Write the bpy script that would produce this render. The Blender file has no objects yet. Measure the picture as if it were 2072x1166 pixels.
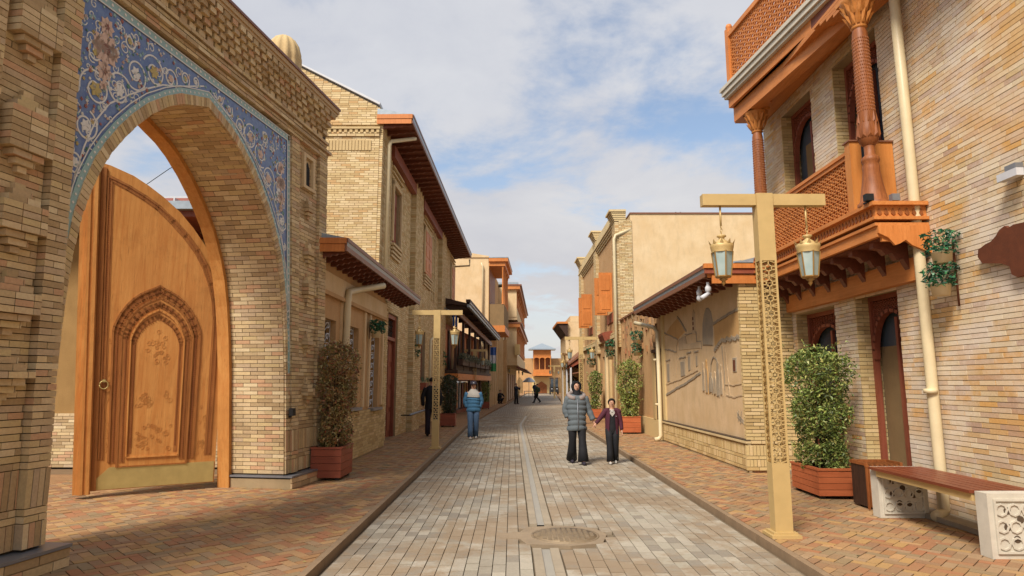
import bpy, math, random
import numpy as np
from mathutils import Vector, Matrix
random.seed(7); RND=random.Random(11)
S=bpy.context.scene; COL=S.collection
PI=math.pi
# ---------------------------------------------------------------- camera, sky, sun, exposure
cam_d=bpy.data.cameras.new('camera'); cam=bpy.data.objects.new('camera',cam_d); COL.objects.link(cam)
cam.location=(0,0,1.65); PITCH=math.radians(8.4656); cam.rotation_euler=(PI/2+PITCH,0,0)
cam_d.sensor_width=36; cam_d.lens=22.413; cam_d.clip_end=3000; cam_d.clip_start=.05
S.camera=cam
SUN_EL=math.radians(48); SUN_AZ=math.radians(212)      # azimuth clockwise from +y (the street runs along +y)
W=bpy.data.worlds.new('World'); S.world=W; W.use_nodes=True
def sky():
    nt=W.node_tree; N=nt.nodes; L=nt.links; N.clear()
    out=N.new('ShaderNodeOutputWorld'); bg=N.new('ShaderNodeBackground'); bg.inputs['Strength'].default_value=.1
    st=N.new('ShaderNodeTexSky'); st.sky_type='NISHITA'; st.sun_disc=False; st.sun_elevation=SUN_EL; st.sun_rotation=SUN_AZ
    st.air_density=1.2; st.dust_density=.8; st.ozone_density=1.6
    tc=N.new('ShaderNodeTexCoord'); sep=N.new('ShaderNodeSeparateXYZ'); L.new(tc.outputs['Generated'],sep.inputs[0])
    def m(op,a,b=None,c=False):
        n=N.new('ShaderNodeMath'); n.operation=op; n.use_clamp=c
        for i,v in enumerate((a,b)):
            if v is None: continue
            if isinstance(v,(int,float)): n.inputs[i].default_value=v
            else: L.new(v,n.inputs[i])
        return n.outputs[0]
    z=m('ADD',m('MAXIMUM',sep.outputs[2],0.0),.16)
    cx=N.new('ShaderNodeCombineXYZ'); L.new(m('DIVIDE',sep.outputs[0],z),cx.inputs[0]); L.new(m('DIVIDE',sep.outputs[1],z),cx.inputs[1])
    def noise(scale,det,rough,off,dist=.3):
        mp=N.new('ShaderNodeMapping'); L.new(cx.outputs[0],mp.inputs[0]); mp.inputs['Location'].default_value=off
        n=N.new('ShaderNodeTexNoise'); n.inputs['Scale'].default_value=scale; n.inputs['Detail'].default_value=det
        n.inputs['Roughness'].default_value=rough; n.inputs['Distortion'].default_value=dist; L.new(mp.outputs[0],n.inputs[0]); return n.outputs['Fac']
    big=noise(1.0,7,.55,(21,3,2)); fine=noise(2.6,7,.62,(1,5,2)); shade=noise(.9,5,.5,(8,2,4))
    d=m('ADD',m('MULTIPLY',big,.72),m('MULTIPLY',fine,.28))
    r=N.new('ShaderNodeValToRGB'); L.new(d,r.inputs[0]); r.color_ramp.elements[0].position=.405; r.color_ramp.elements[1].position=.525
    r.color_ramp.interpolation='EASE'
    r.color_ramp.elements[0].color=(.14,.14,.14,1); r.color_ramp.elements[1].color=(1,1,1,1)
    cr=N.new('ShaderNodeValToRGB'); L.new(m('ADD',m('MULTIPLY',shade,.6),m('MULTIPLY',fine,.4)),cr.inputs[0])
    cr.color_ramp.elements[0].position=.36; cr.color_ramp.elements[0].color=(.50,.52,.59,1)
    cr.color_ramp.elements[1].position=.62; cr.color_ramp.elements[1].color=(.66,.67,.70,1)
    # thin high layer: near the horizon everything is veiled
    hz=N.new('ShaderNodeMapRange'); L.new(sep.outputs[2],hz.inputs[0]); hz.inputs[1].default_value=0; hz.inputs[2].default_value=.42; hz.inputs[3].default_value=1; hz.inputs[4].default_value=0
    warm=N.new('ShaderNodeMix'); warm.data_type='RGBA'; L.new(m('MULTIPLY',hz.outputs[0],.8),warm.inputs[0]); L.new(cr.outputs[0],warm.inputs[6]); warm.inputs[7].default_value=(.64,.61,.59,1)
    sc=N.new('ShaderNodeVectorMath'); sc.operation='SCALE'; L.new(warm.outputs[2],sc.inputs[0]); sc.inputs[3].default_value=10.0*CLOUD
    mx=N.new('ShaderNodeMix'); mx.data_type='RGBA'; L.new(m('MAXIMUM',r.outputs[0],hz.outputs[0]),mx.inputs[0])
    ts=N.new('ShaderNodeVectorMath'); ts.operation='SCALE'; L.new(st.outputs[0],ts.inputs[0]); ts.inputs[3].default_value=SKYK
    L.new(ts.outputs[0],mx.inputs[6]); L.new(sc.outputs[0],mx.inputs[7])
    L.new(mx.outputs[2],bg.inputs[0]); L.new(bg.outputs[0],out.inputs[0])
CLOUD=.56; SKYK=.84
sky()
sun_d=bpy.data.lights.new('sun','SUN'); sun_d.energy=2.6; sun_d.angle=math.radians(18); sun_d.color=(1,.92,.83)
sun=bpy.data.objects.new('sun',sun_d); COL.objects.link(sun)
sdir=Vector((math.sin(SUN_AZ)*math.cos(SUN_EL),math.cos(SUN_AZ)*math.cos(SUN_EL),math.sin(SUN_EL)))
sun.rotation_euler=sdir.to_track_quat('Z','Y').to_euler(); sun.location=(-30,-30,40)
S.view_settings.view_transform='Standard'; S.view_settings.look='None'; S.view_settings.gamma=1; S.view_settings.exposure=1.0
S.view_settings.use_curve_mapping=False
S.cycles.max_bounces=6; S.cycles.diffuse_bounces=3; S.cycles.glossy_bounces=2; S.cycles.transmission_bounces=3; S.cycles.caustics_reflective=False; S.cycles.caustics_refractive=False

# ---------------------------------------------------------------- helpers
def hx(h):
    c=[int(h[i:i+2],16)/255 for i in (0,2,4)]
    return tuple(x/12.92 if x<=.04045 else ((x+.055)/1.055)**2.4 for x in c)+(1,)
def mul(c,k): return (c[0]*k,c[1]*k,c[2]*k,1)
class NT:
    def __init__(s,name,rough=.8,metal=0,spec=.3):
        s.m=bpy.data.materials.new(name); s.m.use_nodes=True; s.t=s.m.node_tree; s.N=s.t.nodes; s.L=s.t.links
        s.b=s.N['Principled BSDF']; s.b.inputs['Roughness'].default_value=rough; s.b.inputs['Metallic'].default_value=metal
        s.b.inputs['Specular IOR Level'].default_value=spec
        s.tc=s.N.new('ShaderNodeNewGeometry').outputs['Position']
    def loc(s): s.tc=s.N.new('ShaderNodeTexCoord').outputs['Object']; return s
    def noise(s,scale,det=4,rough=.55,stretch=None,vec=None,out='Fac',dist=0):
        n=s.N.new('ShaderNodeTexNoise'); n.inputs['Scale'].default_value=scale; n.inputs['Detail'].default_value=det; n.inputs['Roughness'].default_value=rough; n.inputs['Distortion'].default_value=dist
        v=vec or s.tc
        if stretch:
            mp=s.N.new('ShaderNodeMapping'); mp.inputs['Scale'].default_value=stretch; s.L.new(v,mp.inputs[0]); v=mp.outputs[0]
        s.L.new(v,n.inputs[0]); return n.outputs[out]
    def ramp(s,f,stops,interp='LINEAR'):
        r=s.N.new('ShaderNodeValToRGB'); s.L.new(f,r.inputs[0]); e=r.color_ramp.elements; r.color_ramp.interpolation=interp
        while len(e)<len(stops): e.new(.5)
        for i,(p,c) in enumerate(stops):
            e[i].position=p; e[i].color=c if not isinstance(c,(int,float)) else (c,c,c,1)
        return r.outputs[0]
    def mix(s,f,a,b,mode='MIX'):
        n=s.N.new('ShaderNodeMix'); n.data_type='RGBA'; n.blend_type=mode
        for i,v in ((0,f),(6,a),(7,b)):
            if isinstance(v,(int,float)): n.inputs[i].default_value=v
            elif isinstance(v,tuple): n.inputs[i].default_value=v
            else: s.L.new(v,n.inputs[i])
        return n.outputs[2]
    def math(s,op,a,b=0.0):
        n=s.N.new('ShaderNodeMath'); n.operation=op
        for i,v in enumerate((a,b)):
            if isinstance(v,(int,float)): n.inputs[i].default_value=v
            else: s.L.new(v,n.inputs[i])
        return n.outputs[0]
    def rnd(s):
        a=s.N.new('ShaderNodeAttribute'); a.attribute_name='rnd'; o=s.N.new('ShaderNodeObjectInfo')
        return s.math('FRACT',s.math('ADD',a.outputs['Fac'],o.outputs['Random']))
    def col(s,c):
        if isinstance(c,tuple): s.b.inputs['Base Color'].default_value=c
        else: s.L.new(c,s.b.inputs['Base Color'])
        return s
    def bump(s,h,st=.3,d=.01):
        n=s.N.new('ShaderNodeBump'); n.inputs['Strength'].default_value=st; n.inputs['Distance'].default_value=d; s.L.new(h,n.inputs['Height']); s.L.new(n.outputs[0],s.b.inputs['Normal']); return s
    def rough(s,f): s.L.new(f,s.b.inputs['Roughness']); return s
def m_brick(name,cols,stain=None,stain2=None,grain=.22,patch=1.1,rough=.88):
    t=NT(name,rough,spec=.2); r=t.rnd(); n=len(cols)
    c=t.ramp(r,[(i/n,hx(h)) for i,h in enumerate(cols)],'CONSTANT')
    g=t.noise(38,5,.65); c=t.mix(grain,c,t.ramp(g,[(.3,(.34,.31,.27,1)),(.7,(.74,.70,.62,1))]),'OVERLAY')
    if stain:
        f=t.noise(patch,6,.65,dist=.4); f2=t.noise(9,4,.7); f=t.math('ADD',t.math('MULTIPLY',f,.75),t.math('MULTIPLY',f2,.25))
        c=t.mix(t.ramp(f,[(stain[1],0),(stain[2],stain[3])]),c,hx(stain[0]))
    if stain2:
        f=t.noise(patch*.6,5,.6,vec=None,stretch=(1,1,1.6)); c=t.mix(t.ramp(f,[(stain2[1],0),(stain2[2],stain2[3])]),c,hx(stain2[0]))
    v=t.noise(150,3,.6); t.col(c).bump(t.math('ADD',t.math('MULTIPLY',g,.7),t.math('MULTIPLY',v,.3)),.45,.006); return t.m
def m_plaster(name,h,h2=None,scale=1.5,rough=.92,bump=.35):
    t=NT(name,rough,spec=.15); f=t.noise(scale,6,.6); c=t.mix(t.ramp(f,[(.3,0),(.7,1)]),hx(h),hx(h2 or h))
    g=t.noise(55,5,.7); c=t.mix(.2,c,t.ramp(g,[(.3,0.2),(.7,.85)]),'OVERLAY')
    k=t.noise(5,5,.7,stretch=(1,1,.35)); c=t.mix(t.ramp(k,[(.48,0),(.75,.32)]),c,mul(hx(h),.55))
    t.col(c).bump(g,bump,.008); return t.m
def m_wood(name,a,b,scale=1.0,axis='z',rough=.5,dark=.35,local=False):
    t=NT(name,rough,spec=.35)
    if local: t.loc()
    st={'z':(14,14,.9),'x':(.9,14,14),'y':(14,.9,14)}[axis]
    f=t.noise(1.6*scale,7,.62,stretch=st,dist=.6); c=t.mix(t.ramp(f,[(.28,0),(.72,1)]),hx(a),hx(b))
    f2=t.noise(6*scale,4,.7,stretch=st); c=t.mix(t.ramp(f2,[(.55,0),(.72,dark)]),c,mul(hx(b),.35))
    p=t.noise(1.1,3,.5); c=t.mix(t.ramp(p,[(.35,0),(.75,.35)]),c,mul(hx(b),.6))
    r=t.rnd(); c=t.mix(t.math('MULTIPLY',r,.18),c,mul(hx(b),.6))
    w_=t.noise(2.3,6,.7); c=t.mix(t.ramp(w_,[(.52,0),(.72,.3)]),c,mul(hx(b),.4)); t.col(c).bump(f2,.4,.005); return t.m
def m_plain(name,h,rough=.6,metal=0,spec=.4,var=.25,scale=6,bump=.1):
    t=NT(name,rough,metal,spec); f=t.noise(scale,5,.65); c=t.mix(t.ramp(f,[(.35,0),(.75,var)]),hx(h),mul(hx(h),.45))
    t.col(c).bump(t.noise(60,4,.6),bump,.003); t.rough(t.ramp(f,[(.2,min(1,rough+.12)),(.8,max(.05,rough-.1))])); return t.m
def m_leaf(name,cols,rough=.45):
    t=NT(name,rough,spec=.4); r=t.rnd(); n=len(cols); c=t.ramp(r,[(i/n,hx(h)) for i,h in enumerate(cols)])
    t.col(t.mix(.35,c,t.ramp(t.noise(9,3),[(.3,.1),(.7,.9)]),'OVERLAY'))
    t.b.inputs['Subsurface Weight'].default_value=0; return t.m
M={}
WL={}
def tag(o,label=None,cat=None,group=None,kind=None):
    if label:o['label']=label
    if cat:o['category']=cat
    if group:o['group']=group
    if kind:o['kind']=kind
    return o
def thing(name,label,cat,loc=(0,0,0),group=None):
    o=bpy.data.objects.new(name,None); COL.objects.link(o); o.location=loc; o.empty_display_size=.2; WL[o.name]=Vector(loc); tag(o,label,cat,group); return o
class Fr:
    """wall frame: u along the wall, n out of it, z up; optional lean"""
    def __init__(s,x,y,dx,dy,nx,ny,lean=None):
        l=math.hypot(dx,dy); s.o=(x,y); s.d=(dx/l,dy/l); s.n=(nx,ny)
        n=math.hypot(nx,ny); s.n=(nx/n,ny/n); s.lean=lean
    def P(s,u,n,z):
        if s.lean: u=u-s.lean(u)*z
        return (s.o[0]+u*s.d[0]+n*s.n[0], s.o[1]+u*s.d[1]+n*s.n[1], z)
WF=Fr(0,0,1,0,0,1)       # plain world axes: u=x, n=y
class MB:
    def __init__(s): s.v=[];s.f=[];s.r=[];s.sm=[]
    def add(s,vs,fs,r=0,smooth=False):
        b=len(s.v); s.v+=[tuple(v) for v in vs]
        for f in fs: s.f.append(tuple(b+i for i in f)); s.r.append(r); s.sm.append(smooth)
    def hexa(s,c,r=0): s.add(c,[(0,3,2,1),(4,5,6,7),(0,1,5,4),(1,2,6,5),(2,3,7,6),(3,0,4,7)],r); return s
    def box(s,fr,u0,u1,n0,n1,z0,z1,r=0):
        P=fr.P; return s.hexa([P(u0,n0,z0),P(u1,n0,z0),P(u1,n1,z0),P(u0,n1,z0),P(u0,n0,z1),P(u1,n0,z1),P(u1,n1,z1),P(u0,n1,z1)],r)
    def prism(s,fr,poly,n0,n1,r=0):
        k=len(poly); vs=[fr.P(u,n0,z) for u,z in poly]+[fr.P(u,n1,z) for u,z in poly]
        s.add(vs,[tuple(range(k)),tuple(range(2*k-1,k-1,-1))]+[(i,(i+1)%k,k+(i+1)%k,k+i) for i in range(k)],r); return s
    def strip(s,fr,top,bot,n0,n1,r=0):
        """solid between two poly-lines (same count) in the wall plane"""
        k=len(top)
        for i in range(k-1):
            a,b,c,d=bot[i],bot[i+1],top[i+1],top[i]
            s.hexa([fr.P(*x) for x in ((a[0],n0,a[1]),(b[0],n0,b[1]),(b[0],n1,b[1]),(a[0],n1,a[1]),(d[0],n0,d[1]),(c[0],n0,c[1]),(c[0],n1,c[1]),(d[0],n1,d[1]))],r)
        return s
    def prof(s,fr,prof,u0,u1,r=0):
        """extrude an (n,z) outline along u"""
        k=len(prof); vs=[fr.P(u0,n,z) for n,z in prof]+[fr.P(u1,n,z) for n,z in prof]
        s.add(vs,[tuple(range(k)),tuple(range(2*k-1,k-1,-1))]+[(i,(i+1)%k,k+(i+1)%k,k+i) for i in range(k)],r); return s
    def lathe(s,c,pr,seg=16,r=0,smooth=True,sq=1,ph=0):
        vs=[];k=len(pr)
        for rr,z in pr:
            for j in range(seg):
                a=2*PI*j/seg+ph; vs.append((c[0]+rr*math.cos(a),c[1]+rr*math.sin(a)*sq,c[2]+z))
        fs=[(i*seg+j,i*seg+(j+1)%seg,(i+1)*seg+(j+1)%seg,(i+1)*seg+j) for i in range(k-1) for j in range(seg)]
        s.add(vs,fs,r,smooth); s.add([vs[j] for j in range(seg)],[tuple(range(seg-1,-1,-1))],r); s.add([vs[(k-1)*seg+j] for j in range(seg)],[tuple(range(seg))],r); return s
    def tube(s,pts,rad,seg=8,r=0,smooth=True):
        pts=[Vector(p) for p in pts]; rads=rad if isinstance(rad,(list,tuple)) else [rad]*len(pts); vs=[]
        up=None
        for i,p in enumerate(pts):
            t=(pts[min(i+1,len(pts)-1)]-pts[max(i-1,0)]).normalized()
            if up is None or abs(t.dot(up))>.98: up=Vector((0,0,1)) if abs(t.z)<.9 else Vector((1,0,0))
            a=t.cross(up).normalized(); b=a.cross(t).normalized(); up=b
            for j in range(seg):
                q=2*PI*j/seg+PI/seg; vs.append(p+(a*math.cos(q)+b*math.sin(q))*rads[i])
        k=len(pts); s.add(vs,[(i*seg+j,i*seg+(j+1)%seg,(i+1)*seg+(j+1)%seg,(i+1)*seg+j) for i in range(k-1) for j in range(seg)]+[tuple(range(seg-1,-1,-1)),tuple((k-1)*seg+j for j in range(seg))],r,smooth); return s
    def build(s,name,mat,parent=None,kind=None,loc=None):
        o0=WL[parent.name] if parent else Vector(loc or (0,0,0))
        me=bpy.data.meshes.new(name); me.from_pydata([(x-o0[0],y-o0[1],z-o0[2]) for x,y,z in s.v],[],s.f)
        me.polygons.foreach_set('use_smooth',s.sm)
        if any(s.r):
            a=me.attributes.new('rnd','FLOAT','FACE'); a.data.foreach_set('value',s.r)
        me.materials.append(mat); me.update()
        o=bpy.data.objects.new(name,me); COL.objects.link(o); WL[o.name]=o0
        if parent: o.parent=parent
        else: o.location=o0
        if kind:o['kind']=kind
        return o
def slab(name,mat,parent,fr,u0,u1,n0,n1,z0,z1,kind=None,loc=None): return MB().box(fr,u0,u1,n0,n1,z0,z1).build(name,mat,parent,kind,loc)
CP,SP=math.cos(PITCH),math.sin(PITCH)
def inview(p,mg=.04):
    y=p[1]; z=p[2]-1.65; f=y*CP+z*SP
    if f<.5: return False
    return abs(p[0]/f)<.803*(1+mg) and abs((z*CP-y*SP)/f)<.452*(1+mg)
UNIT={}
def unit_brick(mat):
    if mat.name not in UNIT:
        b=MB(); e=.5; b.hexa([(-e,-e,-e),(e,-e,-e),(e,e,-e),(-e,e,-e),(-e,-e,e),(e,-e,e),(e,e,e),(-e,e,e)])
        me=bpy.data.meshes.new('brick'); me.from_pydata(b.v,[],b.f); me.materials.append(mat); UNIT[mat.name]=me
    return UNIT[mat.name]
def lay(fr,cells,nb,parent,mat,nparts=300,name='brick'):
    """cells: (u0,u1,z0,z1,n_front); the nearest ones are single objects, the others one joined part"""
    sc=[]
    for i,c in enumerate(cells):
        p=fr.P((c[0]+c[1])/2,c[4],(c[2]+c[3])/2)
        sc.append((0 if not inview(p) else (c[1]-c[0])*(c[3]-c[2])/(p[0]**2+p[1]**2+(p[2]-1.65)**2),i))
    top=sorted(sc,reverse=True)[:nparts]; top={i for s,i in top if s>0}
    me=unit_brick(mat); ang=math.atan2(fr.d[1],fr.d[0]); o0=WL[parent.name]
    mir=-1 if (fr.d[0]*fr.n[1]-fr.d[1]*fr.n[0])<0 else 1
    bb=MB(); V=bb.v; F=bb.f; R=bb.r; P=fr.P
    for i,(u0,u1,z0,z1,nf) in enumerate(cells):
        if i in top:
            o=bpy.data.objects.new(name,me); COL.objects.link(o); o.parent=parent
            o.location=Vector(P((u0+u1)/2,(nf+nb)/2,(z0+z1)/2))-o0; o.rotation_euler=(0,0,ang); o.scale=(u1-u0,abs(nf-nb),z1-z0)
        else:
            b=len(V); V.extend([P(u0,nb,z0),P(u1,nb,z0),P(u1,nf,z0),P(u0,nf,z0),P(u0,nb,z1),P(u1,nb,z1),P(u1,nf,z1),P(u0,nf,z1)])
            for f in ((4,5,6,7),(0,1,2,3),(1,2,6,5),(2,3,7,6),(3,0,4,7)): F.append(tuple(b+k for k in f)); R.append(RND.random())
    bb.sm=[False]*len(F)
    if F: bb.build('brickwork',mat,parent,'stuff')
def courses(z0,z1,H,rows,L=.25,gap=.008,n=.0,jit=.003,off=0,vert=()):
    """running bond inside the intervals rows(za,zb); 'vert' lists soldier bands"""
    out=[]; z=z0; k=off
    while z<z1-.01:
        band=None
        for a,b in vert:
            if abs(z-a)<H*.6: band=(a,b)
        if band:
            zb=band[1]
            for a,b in rows(z,zb):
                u=a
                while u<b-.01:
                    w=min(H,b-u); out.append((u+gap/2,u+w-gap/2,z+gap/2,zb-gap/2,n+RND.uniform(-jit,jit))) if w>.02 else None; u+=H
            z=zb; k+=1; continue
        zb=min(z+H,z1)
        for a,b in vert:
            if z<a<zb: zb=a
        for a,b in rows(z,zb):
            u=a-(L/2 if k%2 else 0)-RND.choice((0,.03))
            while u<b:
                l=L*RND.choice((1,1,1,.92,1.06)); s=max(u,a); e=min(u+l,b)
                if e-s>.03 and zb-z>.015: out.append((s+gap/2,e-gap/2,z+gap/2,zb-gap/2,n+RND.uniform(-jit,jit)))
                u+=l
        z=zb; k+=1
    return out
def holes_rows(u0,u1,holes):
    def f(za,zb):
        zm=(za+zb)/2; iv=[(u0,u1)]
        for (a,b,c,d) in holes:
            if c<zm<d:
                iv=[y for x in iv for y in (((x[0],min(x[1],a)),(max(x[0],b),x[1])) if a<x[1] and b>x[0] else (x,)) if y[1]-y[0]>.01]
        return iv
    return f
def wall_body(fr,u0,u1,z0,z1,n0,n1,holes,mb=None):
    mb=mb or MB(); us=sorted({u0,u1}|{min(max(h[i],u0),u1) for h in holes for i in (0,1)})
    for a,b in zip(us,us[1:]):
        if b-a<1e-4: continue
        m=(a+b)/2; hs=sorted((h[2],h[3]) for h in holes if h[0]<m<h[1]); z=z0
        for c,d in hs:
            if c>z: mb.box(fr,a,b,n0,n1,z,c)
            z=max(z,d)
        if z<z1: mb.box(fr,a,b,n0,n1,z,z1)
    return mb
def copy_tree(o,parent=None,**kw):
    c=o.copy(); COL.objects.link(c); c.parent=parent
    if o.name in WL: WL[c.name]=WL[o.name]
    for ch in list(o.children): copy_tree(ch,c)
    return c
# ---------------------------------------------------------------- materials
M['gate_brick']=m_brick('gate_brick',['c2ac88', 'b79f7c', 'ccb590', 'ae9774', 'ceb68c', 'bca680', 'c29c7a', 'aa926e', 'd3bf9a', 'baa486', 'c4ae82'],('8d7862',.5,.75,.4),grain=.3)
M['mortar']=m_plain('mortar','574736',.95,var=.5)  # brown mortar, darkened to carry the shade deep in the gate joints
M['mortar_light']=m_plain('mortar_light','a38e6c',.95,var=.4)
M['tan_brick']=m_brick('tan_brick',['cab28a', 'c0a87c', 'd2bc94', 'b89e72', 'd6c096', 'c6ae80', 'c2a072', 'ceb88c'],('a0845e',.5,.7,.4),grain=.25)
M['cream_brick']=m_brick('cream_brick',['cfbb98', 'c6ae84', 'd8c5a4', 'c5a67a', 'd1b68c', 'ccb9a0', 'c2a88c', 'd4be9e', 'caa674', 'b59a84', 'dccbac', 'cfa264'],('dccfbe',.44,.62,.75),('cf9a55',.51,.66,.45),grain=.3,patch=.9)
M['yellow_brick']=m_brick('yellow_brick',['c6ad7c', 'd0b688', 'bba06e', 'c8b07e', 'b2986a'],None,grain=.2)
M['pave_brick']=m_brick('pave_brick',['a2805c', '9a7450', '8f755a', 'a88658', '9e6c4e', '8a775c', 'ae8a62', '996e50', '9b8064', '8e6e54'],('98805c',.42,.66,.45),('b4a68c',.62,.76,.3),grain=.3,patch=.8,rough=.75)
M['paver']=m_brick('paver',['a09a8b', '938c7e', 'a8a192', '999284', '898276', 'a39c8e'],('8f7b62',.44,.55,.8),('7c6e5c',.52,.70,.65),grain=.25,patch=.9,rough=.72)
M['joint']=m_plain('joint','7a6c56',.95,var=.4)
M['joint_warm']=m_plain('joint_warm','7c6448',.95,var=.5)
M['plaster_tan']=m_plaster('plaster_tan','c29c70','b48e62')
M['plaster_beige']=m_plaster('plaster_beige','d8be96','ccae82')
M['plaster_mural']=m_plaster('plaster_mural','d2b58e','c2a47a',2)
M['relief']=m_plaster('relief','ac9678','c4aa86',3)
M['relief_warm']=m_plaster('relief_warm','c49e6a','b48c5a',2)
M['courtyard_plaster_shaded']=m_plaster('courtyard_plaster_shaded','9c7c4e','8a6c42')  # plaster darkened so its colour stands for the shade under the eave
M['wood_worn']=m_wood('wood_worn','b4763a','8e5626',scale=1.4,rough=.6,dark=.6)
M['relief_dark']=m_plaster('relief_dark','8f8474','a29178',4)
M['plaster_dark']=m_plaster('plaster_dark','8d7350','7e6748')
M['wood_orange']=m_wood('wood_orange','da8c4a','c07234',rough=.52)
M['wood_orange_y']=m_wood('wood_orange_y','da9050','c07436',axis='y',rough=.52)
M['wood_pale']=m_wood('wood_pale','d8944e','c47a38',rough=.5)
M['wood_door']=m_wood('wood_door','daa05a','c07c3c',scale=.8,rough=.45,dark=.5)
M['wood_carved']=m_wood('wood_carved','a86636','7c4420',scale=1.5,rough=.5,dark=.6)
M['wood_red']=m_wood('wood_red','9e5a42','864632',rough=.5)
M['wood_red_y']=m_wood('wood_red_y','824a34','683a28',axis='y',rough=.5)
M['wood_dark']=m_wood('wood_dark','4c3222','36241a',rough=.6)
M['wood_planter']=m_wood('wood_planter','a65a40','8e4a34',axis='x',rough=.5,local=True)
M['wood_planter_l']=m_wood('wood_planter_l','c87448','b05c36',axis='x',rough=.5,local=True)
M['fascia']=m_plain('fascia','82563f',.45,var=.3)
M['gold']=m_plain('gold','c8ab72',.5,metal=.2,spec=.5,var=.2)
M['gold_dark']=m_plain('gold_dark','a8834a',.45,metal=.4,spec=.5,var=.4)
M['brass']=m_plain('brass','c4b072',.4,metal=.5,var=.35)
M['pipe']=m_plain('pipe','d6c49c',.45,var=.25,scale=3)
M['concrete']=m_plain('concrete','a0937e',.9,var=.5,scale=3,bump=.4)
M['stone_white']=m_plain('stone_white','c6bfae',.8,var=.3,scale=8,bump=.5)
M['metal_grey']=m_plain('metal_grey','8c9096',.35,metal=.5,var=.3)
M['roof_metal']=m_plain('roof_metal','9aa5ac',.4,metal=.3,var=.3)
M['black']=m_plain('black','1c1d1f',.5,var=.3)
M['white']=m_plain('white','c9cacc',.5,var=.2)
M['iron']=m_plain('iron','9a876c',.6,metal=.4,var=.6,scale=12,bump=.6)
M['rust']=m_plain('rust','6b3a22',.85,metal=.2,var=.6,scale=9,bump=.5)
M['dark']=m_plain('dark','15110d',.8)
t=NT('glass',.08,spec=.6); t.col(t.ramp(t.noise(1.2,2),[(.3,(.03,.04,.05,1)),(.7,(.09,.11,.13,1))])); M['glass']=t.m
t=NT('lamp_glass',.25,spec=.6); t.col(t.ramp(t.noise(5,3),[(.3,hx('8fa3a0')),(.7,hx('a8b6b0'))])); M['lamp_glass']=t.m
t=NT('water',.04,spec=.7); t.col((.10,.105,.11,1)); M['water']=t.m
M['drain_metal']=m_plain('drain_metal','a09a8c',.5,metal=.05,var=.35,scale=4)
t=NT('tile_blue',.35,spec=.5); f=t.noise(14,4,.6); c=t.mix(t.ramp(f,[(.3,0),(.7,1)]),hx('4e6294'),hx('6c80a4'))
vo=t.N.new('ShaderNodeTexVoronoi'); vo.inputs['Scale'].default_value=22; t.L.new(t.tc,vo.inputs[0]); c=t.mix(t.ramp(vo.outputs['Distance'],[(.12,.8),(.2,0)]),c,t.ramp(t.math('FRACT',t.math('MULTIPLY',vo.outputs['Color'],3.7)),[(0,hx('6f9a9a')),(.4,hx('b9b7a5')),(.6,hx('8aa6b8')),(.8,hx('a8776a'))],'CONSTANT')); t.col(c); M['tile_blue']=t.m
for n,h in dict(tile_white='dcd9d0',tile_turq='94b2ae',tile_yellow='b9a45c',tile_red='a0604e',tile_peach='cfb098',tile_green='57806a',flag_blue='3d63a8',flag_white='c4c6cc',flag_green='3d8a58').items(): M[n]=m_plain(n,h,.4,var=.25,scale=30)
M['bush_green']=m_leaf('bush_green',['4a5c28','647838','86964a','3c4c24','98a452','a09858','5a6a32'])
M['bush_green_far']=m_leaf('bush_green_far',['6e7c38','848f45','5c6a30','9ca654','94904c'])
M['bush_red']=m_leaf('bush_red',['6e6c3c','92804a','a86e48','7e8448','b49260','5c5c34','a05c48','b0a070'])
M['bush_dark']=m_leaf('bush_dark',['2c3520','3c442a','4a4a30','232b1c','4c5234'])
M['ivy']=m_leaf('ivy',['16402c','1e5238','2c6644','123524','3c7448'])
M['twig']=m_plain('twig','4a3826',.9,var=.5)
M['wood_planter_y']=m_wood('wood_planter_y','8e4a2e','6f3520',axis='y',rough=.4)
# ---------------------------------------------------------------- ground
def shift(y): return 0 if y<27 else .055*(y-27)
ZR=-.06
g_=MB().box(WF,-400,400,-60,900,-.4,-.16).build('ground',M['concrete'],kind='structure')
def m_far():
    t=NT('paver_far',.75,spec=.25); mp=t.N.new('ShaderNodeMapping'); mp.inputs['Rotation'].default_value=(0,0,PI/2); t.L.new(t.tc,mp.inputs[0])
    b=t.N.new('ShaderNodeTexBrick'); t.L.new(mp.outputs[0],b.inputs[0]); b.inputs['Scale'].default_value=1; b.inputs['Brick Width'].default_value=.24; b.inputs['Row Height'].default_value=.13; b.inputs['Mortar Size'].default_value=.008
    b.inputs['Color1'].default_value=hx('a69b88'); b.inputs['Color2'].default_value=hx('8d8272'); b.inputs['Mortar'].default_value=hx('5a5040')
    f=t.noise(.9,6,.65); t.col(t.mix(t.ramp(f,[(.42,0),(.6,.7)]),b.outputs[0],hx('85705a'))); return t.m
M['paver_far']=m_far()
road=MB()
ys=[-6,4.4,27,34,45,60,80,112]
for a,b in zip(ys,ys[1:]):
    for x0,x1 in ((-1.76,2.68),):
        road.add([(x0+shift(a),a,ZR-.03),(x1+shift(a),a,ZR-.03),(x1+shift(b),b,ZR-.03),(x0+shift(b),b,ZR-.03)],[(0,1,2,3)])
road=road.build('road_bed',M['joint'],kind='structure')
far=MB()
for a,b in ((34,45),(45,60),(60,80),(80,112)):
    far.add([(-1.76+shift(a),a,ZR),(2.68+shift(a),a,ZR),(2.68+shift(b),b,ZR),(-1.76+shift(b),b,ZR)],[(0,1,2,3)])
far.build('road_far_end',M['paver_far'],road,'structure')
near=MB().box(WF,-1.76,2.68,-6,4.4,ZR-.02,ZR).build('road_near_end',M['paver_far'],road,'structure')
class Sh(Fr):
    def P(s,u,n,z): return (u+shift(n),n,z)
SHF=Sh(0,0,1,0,0,1)
MH=(.60,7.55)
cells=[]
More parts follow.
